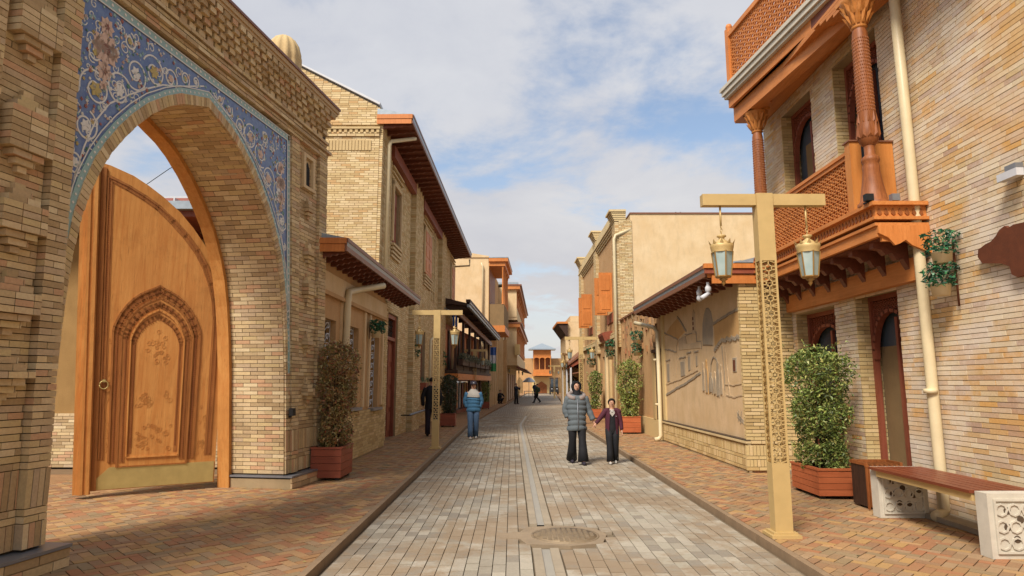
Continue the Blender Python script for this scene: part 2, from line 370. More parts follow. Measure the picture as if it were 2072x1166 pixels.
for x0,x1 in ((-1.72,.2),(.5,2.62)):
    k=round((x1-x0)/.132); w=(x1-x0)/k
    for i in range(k):
        u=x0+i*w; y=4.4-RND.random()*.2
        while y<34:
            l=.235*RND.choice((1,1,1,.9,1.1)); e=min(y+l,34)
            if math.hypot(u+w/2-MH[0],(y+e)/2-MH[1])>.52 and not(.16<u+w/2<.98 and 7.16<(y+e)/2<7.96): cells.append((u+.004,u+w-.004,y+.004,e-.004,0))
            y=e
def lay_flat(cells,z0,zt,parent,mat,name,nparts,rot=0,kind_name='paving'):
    sc=[]
    for i,c in enumerate(cells):
        p=SHF.P((c[0]+c[1])/2,(c[2]+c[3])/2,zt); sc.append((0 if not inview(p,0) else 1/(p[0]**2+p[1]**2+2.7),i))
    top={i for s,i in sorted(sc,reverse=True)[:nparts] if s>0}; me=unit_brick(mat); b=MB()
    for i,(u0,u1,y0,y1,_) in enumerate(cells):
        h=zt+RND.uniform(-.004,.003); 
        if i in top:
            o=bpy.data.objects.new(name,me); COL.objects.link(o); o.parent=parent; o.location=((u0+u1)/2+shift(y0),(y0+y1)/2,(h+z0)/2)
            o.scale=(u1-u0,y1-y0,h-z0); o.rotation_euler=(RND.uniform(-.01,.01),RND.uniform(-.012,.012),0)
        else:
            k=len(b.v); e=RND.uniform(-.003,.003); P=SHF.P
            b.v.extend([P(u0,y0,z0),P(u1,y0,z0),P(u1,y1,z0),P(u0,y1,z0),P(u0,y0,h+e),P(u1,y0,h-e),P(u1,y1,h),P(u0,y1,h)]); r=RND.random()
            for f in ((4,5,6,7),(0,1,5,4),(1,2,6,5),(2,3,7,6),(3,0,4,7)): b.f.append(tuple(k+j for j in f)); b.r.append(r); b.sm.append(False)
    b.build(kind_name,mat,parent,'stuff')
lay_flat(cells,ZR-.028,ZR,road,M['paver'],'paving_stone',300,kind_name='paving_stones')
# drain channel with wet metal bottom, and the manhole
dr=MB(); dm=MB()
for a,b in ((4.4,7.0),(8.15,27),(27,45),(45,70)):
    n=12
    for i in range(n if b-a>3 else 3):
        nn=n if b-a>3 else 3; y0=a+(b-a)*i/nn; y1=a+(b-a)*(i+1)/nn-.01
        for x0,x1 in ((.215,.305),(.395,.485)): dr.hexa([SHF.P(x0,y0,-.16),SHF.P(x1,y0,-.16),SHF.P(x1,y1,-.16),SHF.P(x0,y1,-.16),SHF.P(x0,y0,ZR+.004),SHF.P(x1,y0,ZR+.004),SHF.P(x1,y1,ZR+.004),SHF.P(x0,y1,ZR+.004)])
    dm.add([SHF.P(.305,a,-.072),SHF.P(.395,a,-.072),SHF.P(.395,b,-.072),SHF.P(.305,b,-.072)],[(0,1,2,3)])
dr.build('drain_edge',M['concrete'],road,'structure'); dm.build('drain_bottom',M['drain_metal'],road,'structure')
M['patch']=m_plain('patch','94826a',.9,var=.5,scale=4,bump=.6); pt=MB(); pl=[(.16,7.16),(.62,7.08),(.98,7.2),(1.08,7.6),(.98,7.92),(.6,8.05),(.18,7.98),(.1,7.74),(-.12,7.66),(-.14,7.44),(.08,7.4)]
pt.add([(x,y,ZR+.003) for x,y in pl]+[(x,y,ZR-.03) for x,y in pl],[tuple(range(11))]+[(i,(i+1)%11,11+(i+1)%11,11+i) for i in range(11)])
pt.build('mortar_patch',M['patch'],road,'structure')
mh=thing('manhole_cover','round rusty cast iron manhole cover set in the grey road paving','manhole cover',(MH[0],MH[1],ZR))
MB().lathe((MH[0],MH[1],ZR),[(.385,-.01),(.385,.008),(.36,.008),(.36,.004),(.355,-.01)],40).build('ring',M['iron'],mh)
b=MB().lathe((MH[0],MH[1],ZR),[(.355,-.01),(.355,.010),(.0,.010)],40)
b.build('plate',M['iron'],mh)
b=MB()
for i in range(-5,6):
    for j in range(-5,6):
        x,y=i*.06,j*.06
        if math.hypot(x,y)<.31: b.box(WF,MH[0]+x-.02,MH[0]+x+.02,MH[1]+y-.02,MH[1]+y+.02,ZR+.010,ZR+.018)
b.build('tread_pattern',M['iron'],mh,'stuff')
# sidewalks in herringbone brick
def clip(poly,reg):
    for i in range(len(reg)):
        a,b=reg[i],reg[(i+1)%len(reg)]; out=[]
        def sd(p): return (b[0]-a[0])*(p[1]-a[1])-(b[1]-a[1])*(p[0]-a[0])
        for j in range(len(poly)):
            p,q=poly[j],poly[(j+1)%len(poly)]; sp,sq=sd(p),sd(q)
            if sp>=0: out.append(p)
            if (sp>=0)!=(sq>=0): t=sp/(sp-sq); out.append((p[0]+(q[0]-p[0])*t,p[1]+(q[1]-p[1])*t))
        poly=out
        if not poly: return []
    return poly
def herring(reg,w,parent,mat,nparts,z0,zt,rot=PI/4):
    xs=[p[0] for p in reg]; ysx=[p[1] for p in reg]; c,s=math.cos(rot),math.sin(rot); cx,cy=min(xs),min(ysx)
    R=int((max(xs)-cx+max(ysx)-cy)/w)+4; full=[];part=[]; g=.004
    for m in range(-R,R):
        for n in range(-R,R):
            bx,by=m-2*n,m+2*n
            for (x0,y0,x1,y1,o) in ((bx,by,bx+2,by+1,0),(bx,by+1,bx+1,by+3,1)):
                mx,my=(x0+x1)/2*w,(y0+y1)/2*w; X,Y=cx+c*mx-s*my,cy+s*mx+c*my
                if not(min(xs)-.2<X<max(xs)+.2 and min(ysx)-.2<Y<max(ysx)+.2): continue
                q=[(x0*w+g,y0*w+g),(x1*w-g,y0*w+g),(x1*w-g,y1*w-g),(x0*w+g,y1*w-g)]; q=[(cx+c*a-s*b_,cy+s*a+c*b_) for a,b_ in q]
                k=clip(q,reg)
                if len(k)<3: continue
                isf=len(k)==4 and all(abs(k[i][0]-q[i][0])+abs(k[i][1]-q[i][1])<1e-6 for i in range(4))
                (full if isf else part).append((X,Y,o,k))
    full.sort(key=lambda f:(not inview((f[0],f[1],zt),0),f[0]**2+f[1]**2)); me=unit_brick(mat)
    for X,Y,o,k in full[:nparts]:
        ob=bpy.data.objects.new('paving_brick',me); COL.objects.link(ob); ob.parent=parent; h=zt+RND.uniform(-.004,.003); ob.location=(X,Y,(h+z0)/2)
        ob.rotation_euler=(RND.uniform(-.008,.008),RND.uniform(-.008,.008),rot); ob.scale=((2*w-2*g),(w-2*g),h-z0) if o==0 else ((w-2*g),(2*w-2*g),h-z0)
    b=MB()
    for X,Y,o,k in full[nparts:]+part:
        n=len(k); h=zt+RND.uniform(-.004,.003); i0=len(b.v); b.v.extend([(x,y,h+RND.uniform(-.001,.001)) for x,y in k]+[(x,y,z0) for x,y in k]); r=RND.random()
        for f in [tuple(range(n))]+[(i,n+i,n+(i+1)%n,(i+1)%n) for i in range(n)]: b.f.append(tuple(i0+j for j in f)); b.r.append(r); b.sm.append(False)
    b.build('paving_bricks',mat,parent,'stuff')
def m_pfar():
    t=NT('pave_far',.8,spec=.2); b=t.N.new('ShaderNodeTexBrick'); t.L.new(t.tc,b.inputs[0]); b.inputs['Scale'].default_value=1; b.inputs['Brick Width'].default_value=.22; b.inputs['Row Height'].default_value=.11; b.inputs['Mortar Size'].default_value=.004
    b.inputs['Color1'].default_value=hx('a07c56'); b.inputs['Color2'].default_value=hx('94704e'); b.inputs['Mortar'].default_value=hx('5e4632'); t.col(b.outputs[0]); return t.m
M['pave_far']=m_pfar(); M['kerb']=m_plain('kerb','927a5e',.9,var=.5,scale=5,bump=.4)
sl=MB().box(WF,-12,-1.86,-6,27,-.2,-.035).build('left_sidewalk',M['joint_warm'],kind='structure')
sr=MB().box(WF,2.78,9,-6,27,-.2,-.035).build('right_sidewalk',M['joint_warm'],kind='structure')
herring([(-7.6,4.4),(-1.86,4.4),(-1.86,12),(-7.6,12)],.105,sl,M['pave_brick'],300,-.034,0)
herring([(-3.9,12.0),(-1.86,12.0),(-1.86,25),(-3.9,25)],.105,sl,M['pave_brick'],0,-.034,0)
herring([(2.78,4.4),(5.6,4.4),(5.6,25),(2.78,25)],.105,sr,M['pave_brick'],300,-.034,0)
for sg,x0,x1,par in ((-1,-4.6,-1.86,sl),(1,2.78,6.0,sr)):
    b=MB()
    for a,c in ((25,45),(45,60),(60,80),(80,112)):
        b.hexa([(x0+shift(a),a,-.2),(x1+shift(a),a,-.2),(x1+shift(c),c,-.2),(x0+shift(c),c,-.2),(x0+shift(a),a,0),(x1+shift(a),a,0),(x1+shift(c),c,0),(x0+shift(c),c,0)])
    b.build('sidewalk_far_end',M['pave_far'],par,'structure')
MB().box(WF,-12,-1.86,-6,4.39,-.1,0).build('sidewalk_near_end',M['pave_far'],sl,'structure')
MB().box(WF,2.78,9,-6,4.39,-.1,0).build('sidewalk_near_end',M['pave_far'],sr,'structure')
MB().box(WF,-14,-7.61,4.4,12,-.1,-.002).build('courtyard_paving',M['pave_far'],sl,'structure')
for side,x0,x1,par in (('l',-1.86,-1.775,sl),('r',2.695,2.78,sr)):
    me=None
    for i in range(30):
        y=4.4+i*1.0
        b=MB(); zt=.002; b.hexa([SHF.P(x0+.003,y+.004,-.16),SHF.P(x1-.003,y+.004,-.16),SHF.P(x1-.003,y+.996,-.16),SHF.P(x0+.003,y+.996,-.16),SHF.P(x0+.003,y+.004,zt),SHF.P(x1-.012,y+.004,zt),SHF.P(x1-.012,y+.996,zt),SHF.P(x0+.003,y+.996,zt)],RND.random())
        b.build('kerb_stone',M['kerb'],par)
# ---------------------------------------------------------------- brick gateway on the left
GL=lambda u:(.03+.014*(u+5)) if u<0 else .10-.04*min(u,1.2)
GF=Fr(-3.58,10.56,.1547,.988,.988,-.1547,lean=GL)
UC=-2.33
OUT=[(0,5.34),(.3,5.25),(.59,5.16),(.85,5.02),(1.16,4.81),(1.4,4.59),(1.6,4.37),(1.78,4.13),(1.92,3.90),(2.04,3.62),(2.13,3.32),(2.2,2.9),(2.24,2.4),(2.25,1.8),(2.251,0)]
INN=[(0,5.22),(.28,5.13),(.55,5.04),(.80,4.91),(1.09,4.70),(1.31,4.49),(1.50,4.28),(1.68,4.05),(1.81,3.83),(1.93,3.57),(2.03,3.27),(2.11,2.86),(2.16,2.38),(2.19,1.8),(2.2,0)]
def interp(tab,x,a=0,b=1):
    for p,q in zip(tab,tab[1:]):
        lo,hi=min(p[a],q[a]),max(p[a],q[a])
        if lo<=x<=hi and hi>lo: t=(x-p[a])/(q[a]-p[a]); return p[b]+(q[b]-p[b])*t
    return tab[-1][b] if (x>max(tab[0][a],tab[-1][a]))==(a==0) else tab[0][b]
def dxz(tab,z): return 0 if z>=tab[0][1] else interp(tab,z,1,0)
def both(tab,k=0): return [(UC-d,z) for d,z in reversed(tab[:len(tab)-k])]+[(UC+d,z) for d,z in tab[1:len(tab)-k]]
gate=thing('brick_gateway','tall brick gateway with a pointed arch and a blue mosaic spandrel on the left','gateway',(-3.6,10.5,0))
D=-.95
b=MB()
b.box(GF,-8.2,UC-2.2,D,-.02,0,5.72); b.box(GF,UC+2.2,1.08,D,-.02,0,5.72)
ct=both(INN,1); b.strip(GF,[(u,5.72) for u,z in ct],ct,D,-.02)
b.box(GF,-8.2,1.10,D,.0,5.72,6.45); b.build('arch_core',M['mortar'],gate)
# front bricks
cells=[]; SV=[(.22,.44),(.60,.90)]
def rz(u0,u1): return lambda a,b_: [(u0,u1)]
cells+=courses(.22,5.72,.062,rz(.0,.22),n=.055,vert=SV); cells+=courses(.22,5.72,.062,rz(.84,1.10),n=.055,vert=SV,off=1)
cells+=courses(.22,5.72,.062,rz(.22,.84),n=.0,vert=SV)
cells+=courses(.22,6.1,.062,rz(-4.84,-4.60),n=.11,vert=SV,L=.27); cells+=courses(.22,6.1,.062,rz(-5.42,-4.84),n=.03,vert=SV,L=.27)
cells+=courses(.22,6.1,.062,rz(-6.0,-5.42),n=.11,vert=SV,L=.27); cells+=courses(.22,6.1,.062,rz(-8.2,-6.0),n=.0,vert=SV,L=.27)
lay(GF,cells,-.02,gate,M['gate_brick'],120)
# side face of the strips on the left pier that looks up the street and the reveal
def lay_hex(hs,parent,mat,nparts,name='brick'):
    sc=sorted([(0 if not inview(h[0]) else 1/(h[0][0]**2+h[0][1]**2),i) for i,h in enumerate(hs)],reverse=True); top={i for s,i in sc[:nparts] if s>0}; b=MB()
    for i,h in enumerate(hs):
        if i in top: MB().hexa(h).build(name,mat,parent)
        else: b.hexa(h,RND.random())
    if b.f: b.build('brickwork',mat,parent,'stuff')
hs=[]
for side in (1,-1):
    z=.22;k=0
    while z<4.68:
        zb=z+.062; n=D-(.125 if k%2 else 0)
        while n<.0:
            a,c=max(n,D),min(n+.25,-.0); j=RND.uniform(-.004,.004)
            if c-a>.03:
                d0,d1=dxz(INN,z+.004),dxz(INN,zb-.004); P=GF.P; o=.012
                q=[]
                for zz,dd in ((z+.004,d0),(zb-.004,d1)):
                    for (w,nn) in ((dd-o+j,a+.004),(dd+.05,a+.004),(dd+.05,c-.004),(dd-o+j,c-.004)): q.append(P(UC+side*w,nn,zz))
                hs.append(q)
            n+=.25
        z=zb;k+=1
for side in (1,-1):
    pts=[p for p in reversed(INN) if p[1]>4.69]; pts=[(dxz(INN,4.68),4.68)]+pts; row=0
    for (d0,z0),(d1,z1) in zip(pts,pts[1:]):
        l=math.hypot(d1-d0,z1-z0); m_=max(1,round(l/.066))
        for i in range(m_):
            t0,t1=(i+.05)/m_,(i+.95)/m_; n=D-(.125 if row%2 else 0); row+=1
            while n<0:
                a,c=max(n,D),min(n+.25,0); j=RND.uniform(-.004,.004); n+=.25
                if c-a<.03: continue
                q=[]
                for t_ in (t0,t1):
                    dd=d0+(d1-d0)*t_; zz=z0+(z1-z0)*t_-.012+j
                    for up,nn in ((0,a+.004),(.05,a+.004),(.05,c-.004),(0,c-.004)): q.append(GF.P(UC+side*(dd+up*.4),nn,zz+up))
                hs.append(q)
lay_hex(hs,gate,M['gate_brick'],70)
# voussoir ring
hs=[]
def ring(tab_in,tab_out,n0,n1,step):
    out=[]
    pi=both(tab_in,1); po=both(tab_out,1)
    for a,b_,c,d in zip(pi,pi[1:],po,po[1:]):
        l=math.hypot(d[0]-c[0],d[1]-c[1]); k=max(1,round(l/step))
        for i in range(k):
            t0,t1=(i+.06)/k,(i+.94)/k; L_=lambda p,q,t:(p[0]+(q[0]-p[0])*t,p[1]+(q[1]-p[1])*t)
            w=[L_(a,b_,t0),L_(a,b_,t1),L_(c,d,t1),L_(c,d,t0)]; j=RND.uniform(-.004,.004)
            out.append([GF.P(x,n0,z) for x,z in w]+[GF.P(x,n1+j,z) for x,z in w])
    return out
lay_hex(ring(INN,OUT,-.02,.03,.062),gate,M['gate_brick'],100)
for zz0,zz1 in ((.22,1.8),):
    cs=courses(.22,1.8,.062,lambda a,b_:[(UC+dxz(INN,a),.0)],n=.028,vert=SV)+courses(.22,1.8,.062,lambda a,b_:[(-4.6,UC-dxz(INN,a))],n=.028,vert=SV)
    lay(GF,cs,-.02,gate,M['gate_brick'],0)
# plinth
b=MB(); b.box(GF,UC+2.15,1.2,D,.14,0,.15); b.box(GF,-8.2,UC-2.14,D,.22,0,.15); b.build('plinth',M['mortar_light'],gate)
pc=[]
for u0,u1,nf in ((UC+2.14,1.21,.16),(-8.2,UC-2.13,.24)):
    pc+=[(a,b_,c,d,e) for a,b_,c,d,e in courses(.0,.17,.085,rz(u0,u1),L=.33,n=nf,gap=.01)]
lay(GF,pc,.13,gate,M['gate_brick'],12)
slab('plinth_coping',M['metal_grey'],gate,GF,UC+2.13,1.22,D,.17,.172,.2); slab('plinth_coping',M['metal_grey'],gate,GF,-8.2,UC-2.12,D,.25,.172,.2)
# mosaic spandrel
tp=MB(); po=both(OUT,2); tp.strip(GF,[(u,5.66) for u,z in po],po,-.02,.012); tile=tp.build('mosaic_panel',M['tile_blue'],gate)
bd=MB(); off=[(d*1.034,z+.085*max(.12,1-d/2.4)) for d,z in OUT[:-1]]
o2=[(u,z) for u,z in both(off,0)]; bd.strip(GF,o2,both(OUT,1),.012,.022)
bd.box(GF,UC-2.4,-.075,.012,.022,5.57,5.655); bd.box(GF,-.09,-.012,.012,.022  ,2.6,5.57); bd.build('border',M['tile_turq'],tile)
bw=MB()
def ribbon(mb,pts,w,n0=.012,n1=.017):
    for (a,b_) in zip(pts,pts[1:]):
        dx,dz=b_[0]-a[0],b_[1]-a[1]; l=math.hypot(dx,dz) or 1; px,pz=-dz/l*w/2,dx/l*w/2
        mb.prism(GF,[(a[0]+px,a[1]+pz),(a[0]-px,a[1]-pz),(b_[0]-px,b_[1]-pz),(b_[0]+px,b_[1]+pz)],n0,n1)
def shrink(tab,k): return [(d*(1+k/2.3),z+k) for d,z in tab]
for dk in (-.005,.085):
    ribbon(bw,[(u,z) for u,z in both(shrink(OUT[:-1],dk))],.012,.02,.026)
ribbon(bw,[(UC-2.4,5.56),(-.10,5.56),(-.10,2.6)],.014,.02,.026); ribbon(bw,[(UC-2.4,5.655),(-.014,5.655),(-.014,2.3)],.014,.02,.026)
bw.build('border_line',M['tile_white'],tile)
bt=MB()
for i in range(90):
    t=i/89; idx=t*(len(o2)-1); k=min(int(idx),len(o2)-2); f=idx-k; q=both(OUT,1); mx=((o2[k][0]+q[k][0])/2*(1-f)+(o2[k+1][0]+q[k+1][0])/2*f, (o2[k][1]+q[k][1])/2*(1-f)+(o2[k+1][1]+q[k+1][1])/2*f)
    s_=.016; bt.prism(GF,[(mx[0]-s_,mx[1]),(mx[0],mx[1]-s_),(mx[0]+s_,mx[1]),(mx[0],mx[1]+s_)],.022,.026)
for i in range(46): 
    u=UC-2.3+i*.1; bt.prism(GF,[(u-.02,5.61),(u,5.59),(u+.02,5.61),(u,5.63)],.022,.026)
for i in range(32):
    z=2.4+i*.1; bt.prism(GF,[(-.07,z),(-.05,z-.02),(-.03,z),(-.05,z+.02)],.022,.026)
bt.build('border_motif',M['tile_white'],tile,'stuff')
def inside(u,z,mg): 
    d=abs(u-UC); return z<5.55-mg and z>interp(OUT,min(d,2.25))+.09+mg and -4.8<u<-.12-mg
vine=MB(); R2=random.Random(5); fl={k:MB() for k in ('tile_yellow','tile_white','tile_red','tile_turq','tile_peach','tile_green')}
def spiral(cx,cz,r,dr,turn,a0):
    pts=[]
    for i in range(34):
        t=i/33; rr=r*(1-.72*t); a=a0+dr*turn*2*PI*t; pts.append((cx+rr*math.cos(a),cz+rr*math.sin(a)))
    return pts
sp=[]
for s_ in (-1,1):
    for (d,z,r) in ((.28,5.44,.07),(.5,5.38,.09),(.78,5.26,.13),(1.08,5.2,.2),(1.38,5.05,.2),(1.62,4.75,.2),(1.5,5.36,.1),(1.95,4.62,.22),(2.05,4.2,.17),(2.15,3.8,.12),(1.98,5.0,.12)):
        u=UC+s_*d
        if s_>0 and u+r>-.12: r=max(.05,-.12-u); 
        pts=spiral(u,z,r,s_*(1 if R2.random()<.6 else -1),1.35,R2.random()*6); vm=MB(); ribbon(vm,pts,.019); vm.build('vine',M['tile_white'],tile); sp.append((u,z,r))
for s_ in (-1,1):
    w=[(UC+s_*d,z) for d,z in ((.1,5.46),(.4,5.33),(.65,5.22),(.92,5.12),(1.2,4.95),(1.45,4.78),(1.75,4.55),(1.92,4.3),(2.05,3.98),(2.14,3.65),(2.19,3.35))]; vm=MB(); ribbon(vm,w,.017); vm.build('vine',M['tile_white'],tile)
for i in range(330):
    u=UC+R2.uniform(-2.35,2.2); z=R2.uniform(3.2,5.5); r=R2.uniform(.03,.075)
    if inside(u,z,r*.8): ribbon(vine,spiral(u,z,r,R2.choice((1,-1)),1.1,R2.random()*6)[::3],.011,.012,.016)
vine.build('tendril_pattern',M['tile_white'],tile,'stuff')
def flower(u,z,s,k,pet=6):
    m=fl[k]; 
    for p in range(pet):
        a=2*PI*p/pet+R2.random()*.2; c,sn=math.cos(a),math.sin(a); m.prism(GF,[(u,z),(u+s*(c*.6-sn*.32),z+s*(sn*.6+c*.32)),(u+s*c,z+s*sn),(u+s*(c*.6+sn*.32),z+s*(sn*.6-c*.32))],.012,.0185)
for i in range(1700):
    u=UC+R2.uniform(-2.4,2.25); z=R2.uniform(2.9,5.55)
    if inside(u,z,.012): flower(u,z,R2.uniform(.012,.028),R2.choice(('tile_yellow','tile_white','tile_red','tile_turq','tile_turq','tile_white','tile_green','tile_peach')),R2.choice((4,5,6)))
for (u,z,r) in sp: flower(u,z,r*.4,R2.choice(('tile_yellow','tile_white','tile_peach')),6)
# palmette medallions in both corners
for s_,uu in ((-1,UC-1.85),(1,UC+2.03)):
    for (du,dz,s) in ((0,5.1,.2 if s_<0 else .13),(0,5.34,.11),(0,4.86,.12),(-.1,5.1,.1),(.1,5.1,.1),(0,4.7,.06)):
        flower(uu+du*(1 if s_<0 else .6),dz-(.0 if s_<0 else .3),s,'tile_peach',8); flower(uu+du*(1 if s_<0 else .6),dz-(.0 if s_<0 else .3),s*.4,'tile_red' if du==0 else 'tile_white',6)
for k,m in fl.items(): m.build('flower_pattern',M[k],tile,'stuff')
# mouldings and corbelled cornice
b=MB()
for n0,z0,z1 in ((.06,5.70,5.80),(.10,5.80,5.86),(.05,5.86,5.96)): b.box(GF,-8.2,1.0+n0,-.9,n0,z0,z1)
mo=[]
for (nf,z0,z1) in ((.075,5.695,5.745),(.075,5.75,5.80),(.12,5.805,5.86),(.06,5.865,5.915),(.06,5.92,5.97),(.09,5.975,6.03)): mo+=[(a,b_,c,d,e) for a,b_,c,d,e in courses(z0,z1,z1-z0+.001,rz(-8.2,1.0+nf),n=nf,L=.25,off=int(z0*20)%2)]
lay(GF,mo,-.02,gate,M['gate_brick'],0)
co=[]
for r in range(6):
    z0=6.03+r*.075; nf=.03+.038*r; u=-8.2+(r%2)*.09
    while u<.84+.02*r: co.append((u,u+.135,z0,z0+.073,nf+.055+RND.uniform(-.008,.008))); u+=.19
    co+=[(-8.2+i*.25,-8.2+i*.25+.245,z0,z0+.073,nf-.035) for i in range(38) if -8.2+i*.25<.75]
lay(GF,co,-.2,gate,M['gate_brick'],60)
MB().box(GF,-8.2,1.02,-.95,.28,6.482,6.53).box(GF,-8.2,1.04,-.95,.30,6.53,6.60).build('cornice_slab',M['gate_brick'],gate)
MB().box(GF,-8.2,1.05,-.97,.32,6.60,6.64).build('coping',M['fascia'],gate)
# hanging corbel ornaments
def corbel(uc,zt,w,nb,h):
    cs=[]; ws=[.22,.45,.7,1,1,1,1,1,1,.75,.5,.3]
    ws=ws[:3]+[1]*h+[.72,.45,.25]
    for i,k in enumerate(ws):
        z0=zt+i*.062; nn=nb+(.03+.03*min(i,3)) if i<3+h else nb+.12-.03*(i-2-h); u=uc-w*k/2
        while u<uc+w*k/2-.01:
            e=min(u+.19,uc+w*k/2); cs.append((u+.004,e-.004,z0+.004,z0+.058,nn)); u=e
    lay(GF,cs,nb-.05,gate,M['gate_brick'],0,'brick')
for z,h in ((5.16,5),(4.5,5),(3.47,6),(2.76,4),(2.05,3),(1.5,1)): corbel(-5.12,z,.46,.05,h)
for z,h in ((4.44,0),(3.62,1),(2.95,3),(2.1,1),(1.25,2)): corbel(.53,z,.26,.0,h)
b=MB(); b.box(GF,.36,.42,.0,.05,5.0,5.5); b.box(GF,.64,.70,.0,.05,5.0,5.5); b.box(GF,.34,.72,.0,.06,4.95,5.0); b.box(GF,.36,.70,.0,.05,5.5,5.56); b.build('niche_frame',M['gate_brick'],gate)
MB().prism(GF,[(.46,5.04),(.60,5.04),(.60,5.34),(.53,5.45),(.46,5.34)],.0,.004).build('niche_shade',M['dark'],gate)  # flat dark plate, paints the shade of a recessed niche
# ribbed brick dome above the far end
b=MB(); vs=[];seg=48;prf=[(.34,6.6),(.34,7.62),(.37,7.64),(.37,7.70),(.31,7.72),(.33,7.9),(.325,8.02),(.28,8.2),(.2,8.34),(.1,8.42),(.0,8.45)]
for r,z in prf:
    for j in range(seg):
        a=2*PI*j/seg; rr=r*(1+.08*math.cos(a*12)) if z>7.71 else r; vs.append((-4.50+rr*math.cos(a),11.75+rr*math.sin(a),z))
b.add(vs,[(i*seg+j,i*seg+(j+1)%seg,(i+1)*seg+(j+1)%seg,(i+1)*seg+j) for i in range(len(prf)-1) for j in range(seg)],0,True); b.build('dome',M['tan_brick'],gate)
# wooden frame inside the arch
def offs(tab,k): return [(max(0,d-k*min(1,.35+d/1.5)),z-k*max(0,(1-d/2.1))) for d,z in tab]
fr_out=both(INN,0); fr_in=both(offs(INN,.085),0)
MB().strip(GF,[(u,z-.0) for u,z in fr_out],[(u,z) for u,z in fr_in],-1.10,-.90).build('arch_frame',M['wood_door'],gate)
# the open leaf
class Leaf(Fr):
    def P(s,u,n,z): return Fr.P(s,u*(.86+.028*z),n,z)
LF=Leaf(-4.75,10.45,-.84,-.543,.543,-.84)
TOP=[(-.02,.1),(-.02,2.7),(.02,2.9),(.06,3.15),(.11,3.35),(.22,3.64),(.37,3.89),(.55,4.14),(.76,4.38),(1.02,4.6),(1.22,4.74),(1.44,4.87),(1.75,4.98),(1.98,5.02),(1.98,.1)]
leaf=MB().prism(LF,TOP,-.05,.02).build('door_leaf',M['wood_door'],gate)
MB().box(LF,1.88,2.06,-.09,.07,.06,4.96).box(LF,1.90,1.95,.07,.09,.06,4.9).box(LF,1.99,2.03,.07,.085,.06,4.9).box(LF,2.06,2.13,-.09,.03,.06,4.94).build('meeting_stile',M['wood_door'],leaf); MB().box(LF,1.80,1.875,.02,.045,.1,4.93).build('stile_groove_shade',M['wood_worn'],leaf)  # darker strip paints the shade of the groove beside the stile
def band(path,w,n0,n1,mb,fr=LF,closed=False):
    for a,b_ in zip(path,path[1:]):
        dx,dz=b_[0]-a[0],b_[1]-a[1]; l=math.hypot(dx,dz) or 1; px,pz=-dz/l*w/2,dx/l*w/2; ex,ez=dx/l*w*.25,dz/l*w*.25
        mb.prism(fr,[(a[0]+px-ex,a[1]+pz-ez),(a[0]-px-ex,a[1]-pz-ez),(b_[0]-px+ex,b_[1]-pz+ez),(b_[0]+px+ex,b_[1]+pz+ez)],n0,n1)
PT=[(0,1),(.1,.945),(.25,.885),(.42,.80),(.58,.69),(.72,.55),(.84,.39),(.93,.22),(.98,.1),(1,0)]
def pointed(s0,s1,z0,zs,zt,k=9):
    c=(s0+s1)/2; w=(s1-s0)/2; pts=[(s0,z0)]+[(c-w*d,zs+(zt-zs)*f) for d,f in reversed(PT[1:])]
    return pts+[(c,zt)]+[(2*c-x,z) for x,z in reversed(pts)]
edge=[(.09,.55),(.09,2.7),(.13,3.0),(.2,3.28),(.31,3.56),(.45,3.8),(.63,4.03),(.83,4.24),(1.08,4.44),(1.28,4.57),(1.5,4.69),(1.78,4.8),(1.78,.55)]
b=MB(); band(edge,.025,.02,.034,b); band([(x+(.06 if x<1 else -.05 if x>1.6 else 0),z-(.06 if z>3 else 0)) for x,z in edge],.018,.02,.03,b); b.build('edge_moulding',M['wood_worn'],leaf)
b=MB()
# carved border: a run of small raised lozenges along the edge
def lozenges(mb,path,step,s,n0,n1,fr=LF):
    for a,b_ in zip(path,path[1:]):
        l=math.hypot(b_[0]-a[0],b_[1]-a[1]); k=max(1,int(l/step))
        for i in range(k):
            t=(i+.5)/k; x,z=a[0]+(b_[0]-a[0])*t,a[1]+(b_[1]-a[1])*t; mb.prism(fr,[(x-s,z),(x,z-s),(x+s,z),(x,z+s)],n0,n1)
lozenges(b,[(x+(.03 if x<1 else -.025 if x>1.6 else 0),z-(.03 if z>3 else 0)) for x,z in edge],.035,.013,.02,.027)
ar=pointed(.36,1.64,.5,2.42,3.16); ar1=pointed(.47,1.52,.42,2.36,2.98); ar2=pointed(.60,1.39,.55,2.29,2.78)
arm=pointed(.535,1.455,.5,2.325,2.87); aro=pointed(.415,1.58,.5,2.39,3.07)
lozenges(b,aro,.032,.014,.026,.034); lozenges(b,arm,.03,.012,.042,.05)
lozenges(b,pointed(.66,1.33,.7,2.24,2.64),.03,.012,.04,.047); b.build('carving',M['wood_carved'],leaf,'stuff')
wb=MB(); band(aro,.10,.02,.026,wb); band(arm,.09,.036,.041,wb); band([(x+(.035 if x<1 else -.03 if x>1.6 else 0),z-(.03 if z>3 else 0)) for x,z in edge],.10,.02,.025,wb); band(pointed(.64,1.35,.62,2.24,2.68),.07,.036,.040,wb)
wb.build('carved_border',M['wood_worn'],leaf,'stuff')
b=MB(); band(ar,.028,.02,.04,b); band(ar1,.03,.02,.046,b); band([(.49,.42),(1.50,.42)],.02,.02,.04,b); b.build('arch_moulding',M['wood_worn'],leaf)
b=MB(); b.prism(LF,ar1,.02,.036); b.build('wicket_door',M['wood_door'],leaf)
b=MB(); band(ar2,.022,.036,.056,b); band([(.60,.55),(1.39,.55)],.022,.036,.056,b); b.build('wicket_moulding',M['wood_door'],leaf)
MB().box(LF,.47,.485,.02,.022,.42,2.1).box(LF,1.505,1.52,.02,.022,.42,2.1).build('door_gap_shade',M['dark'],leaf)  # dark strips paint the shade in the gaps beside the wicket
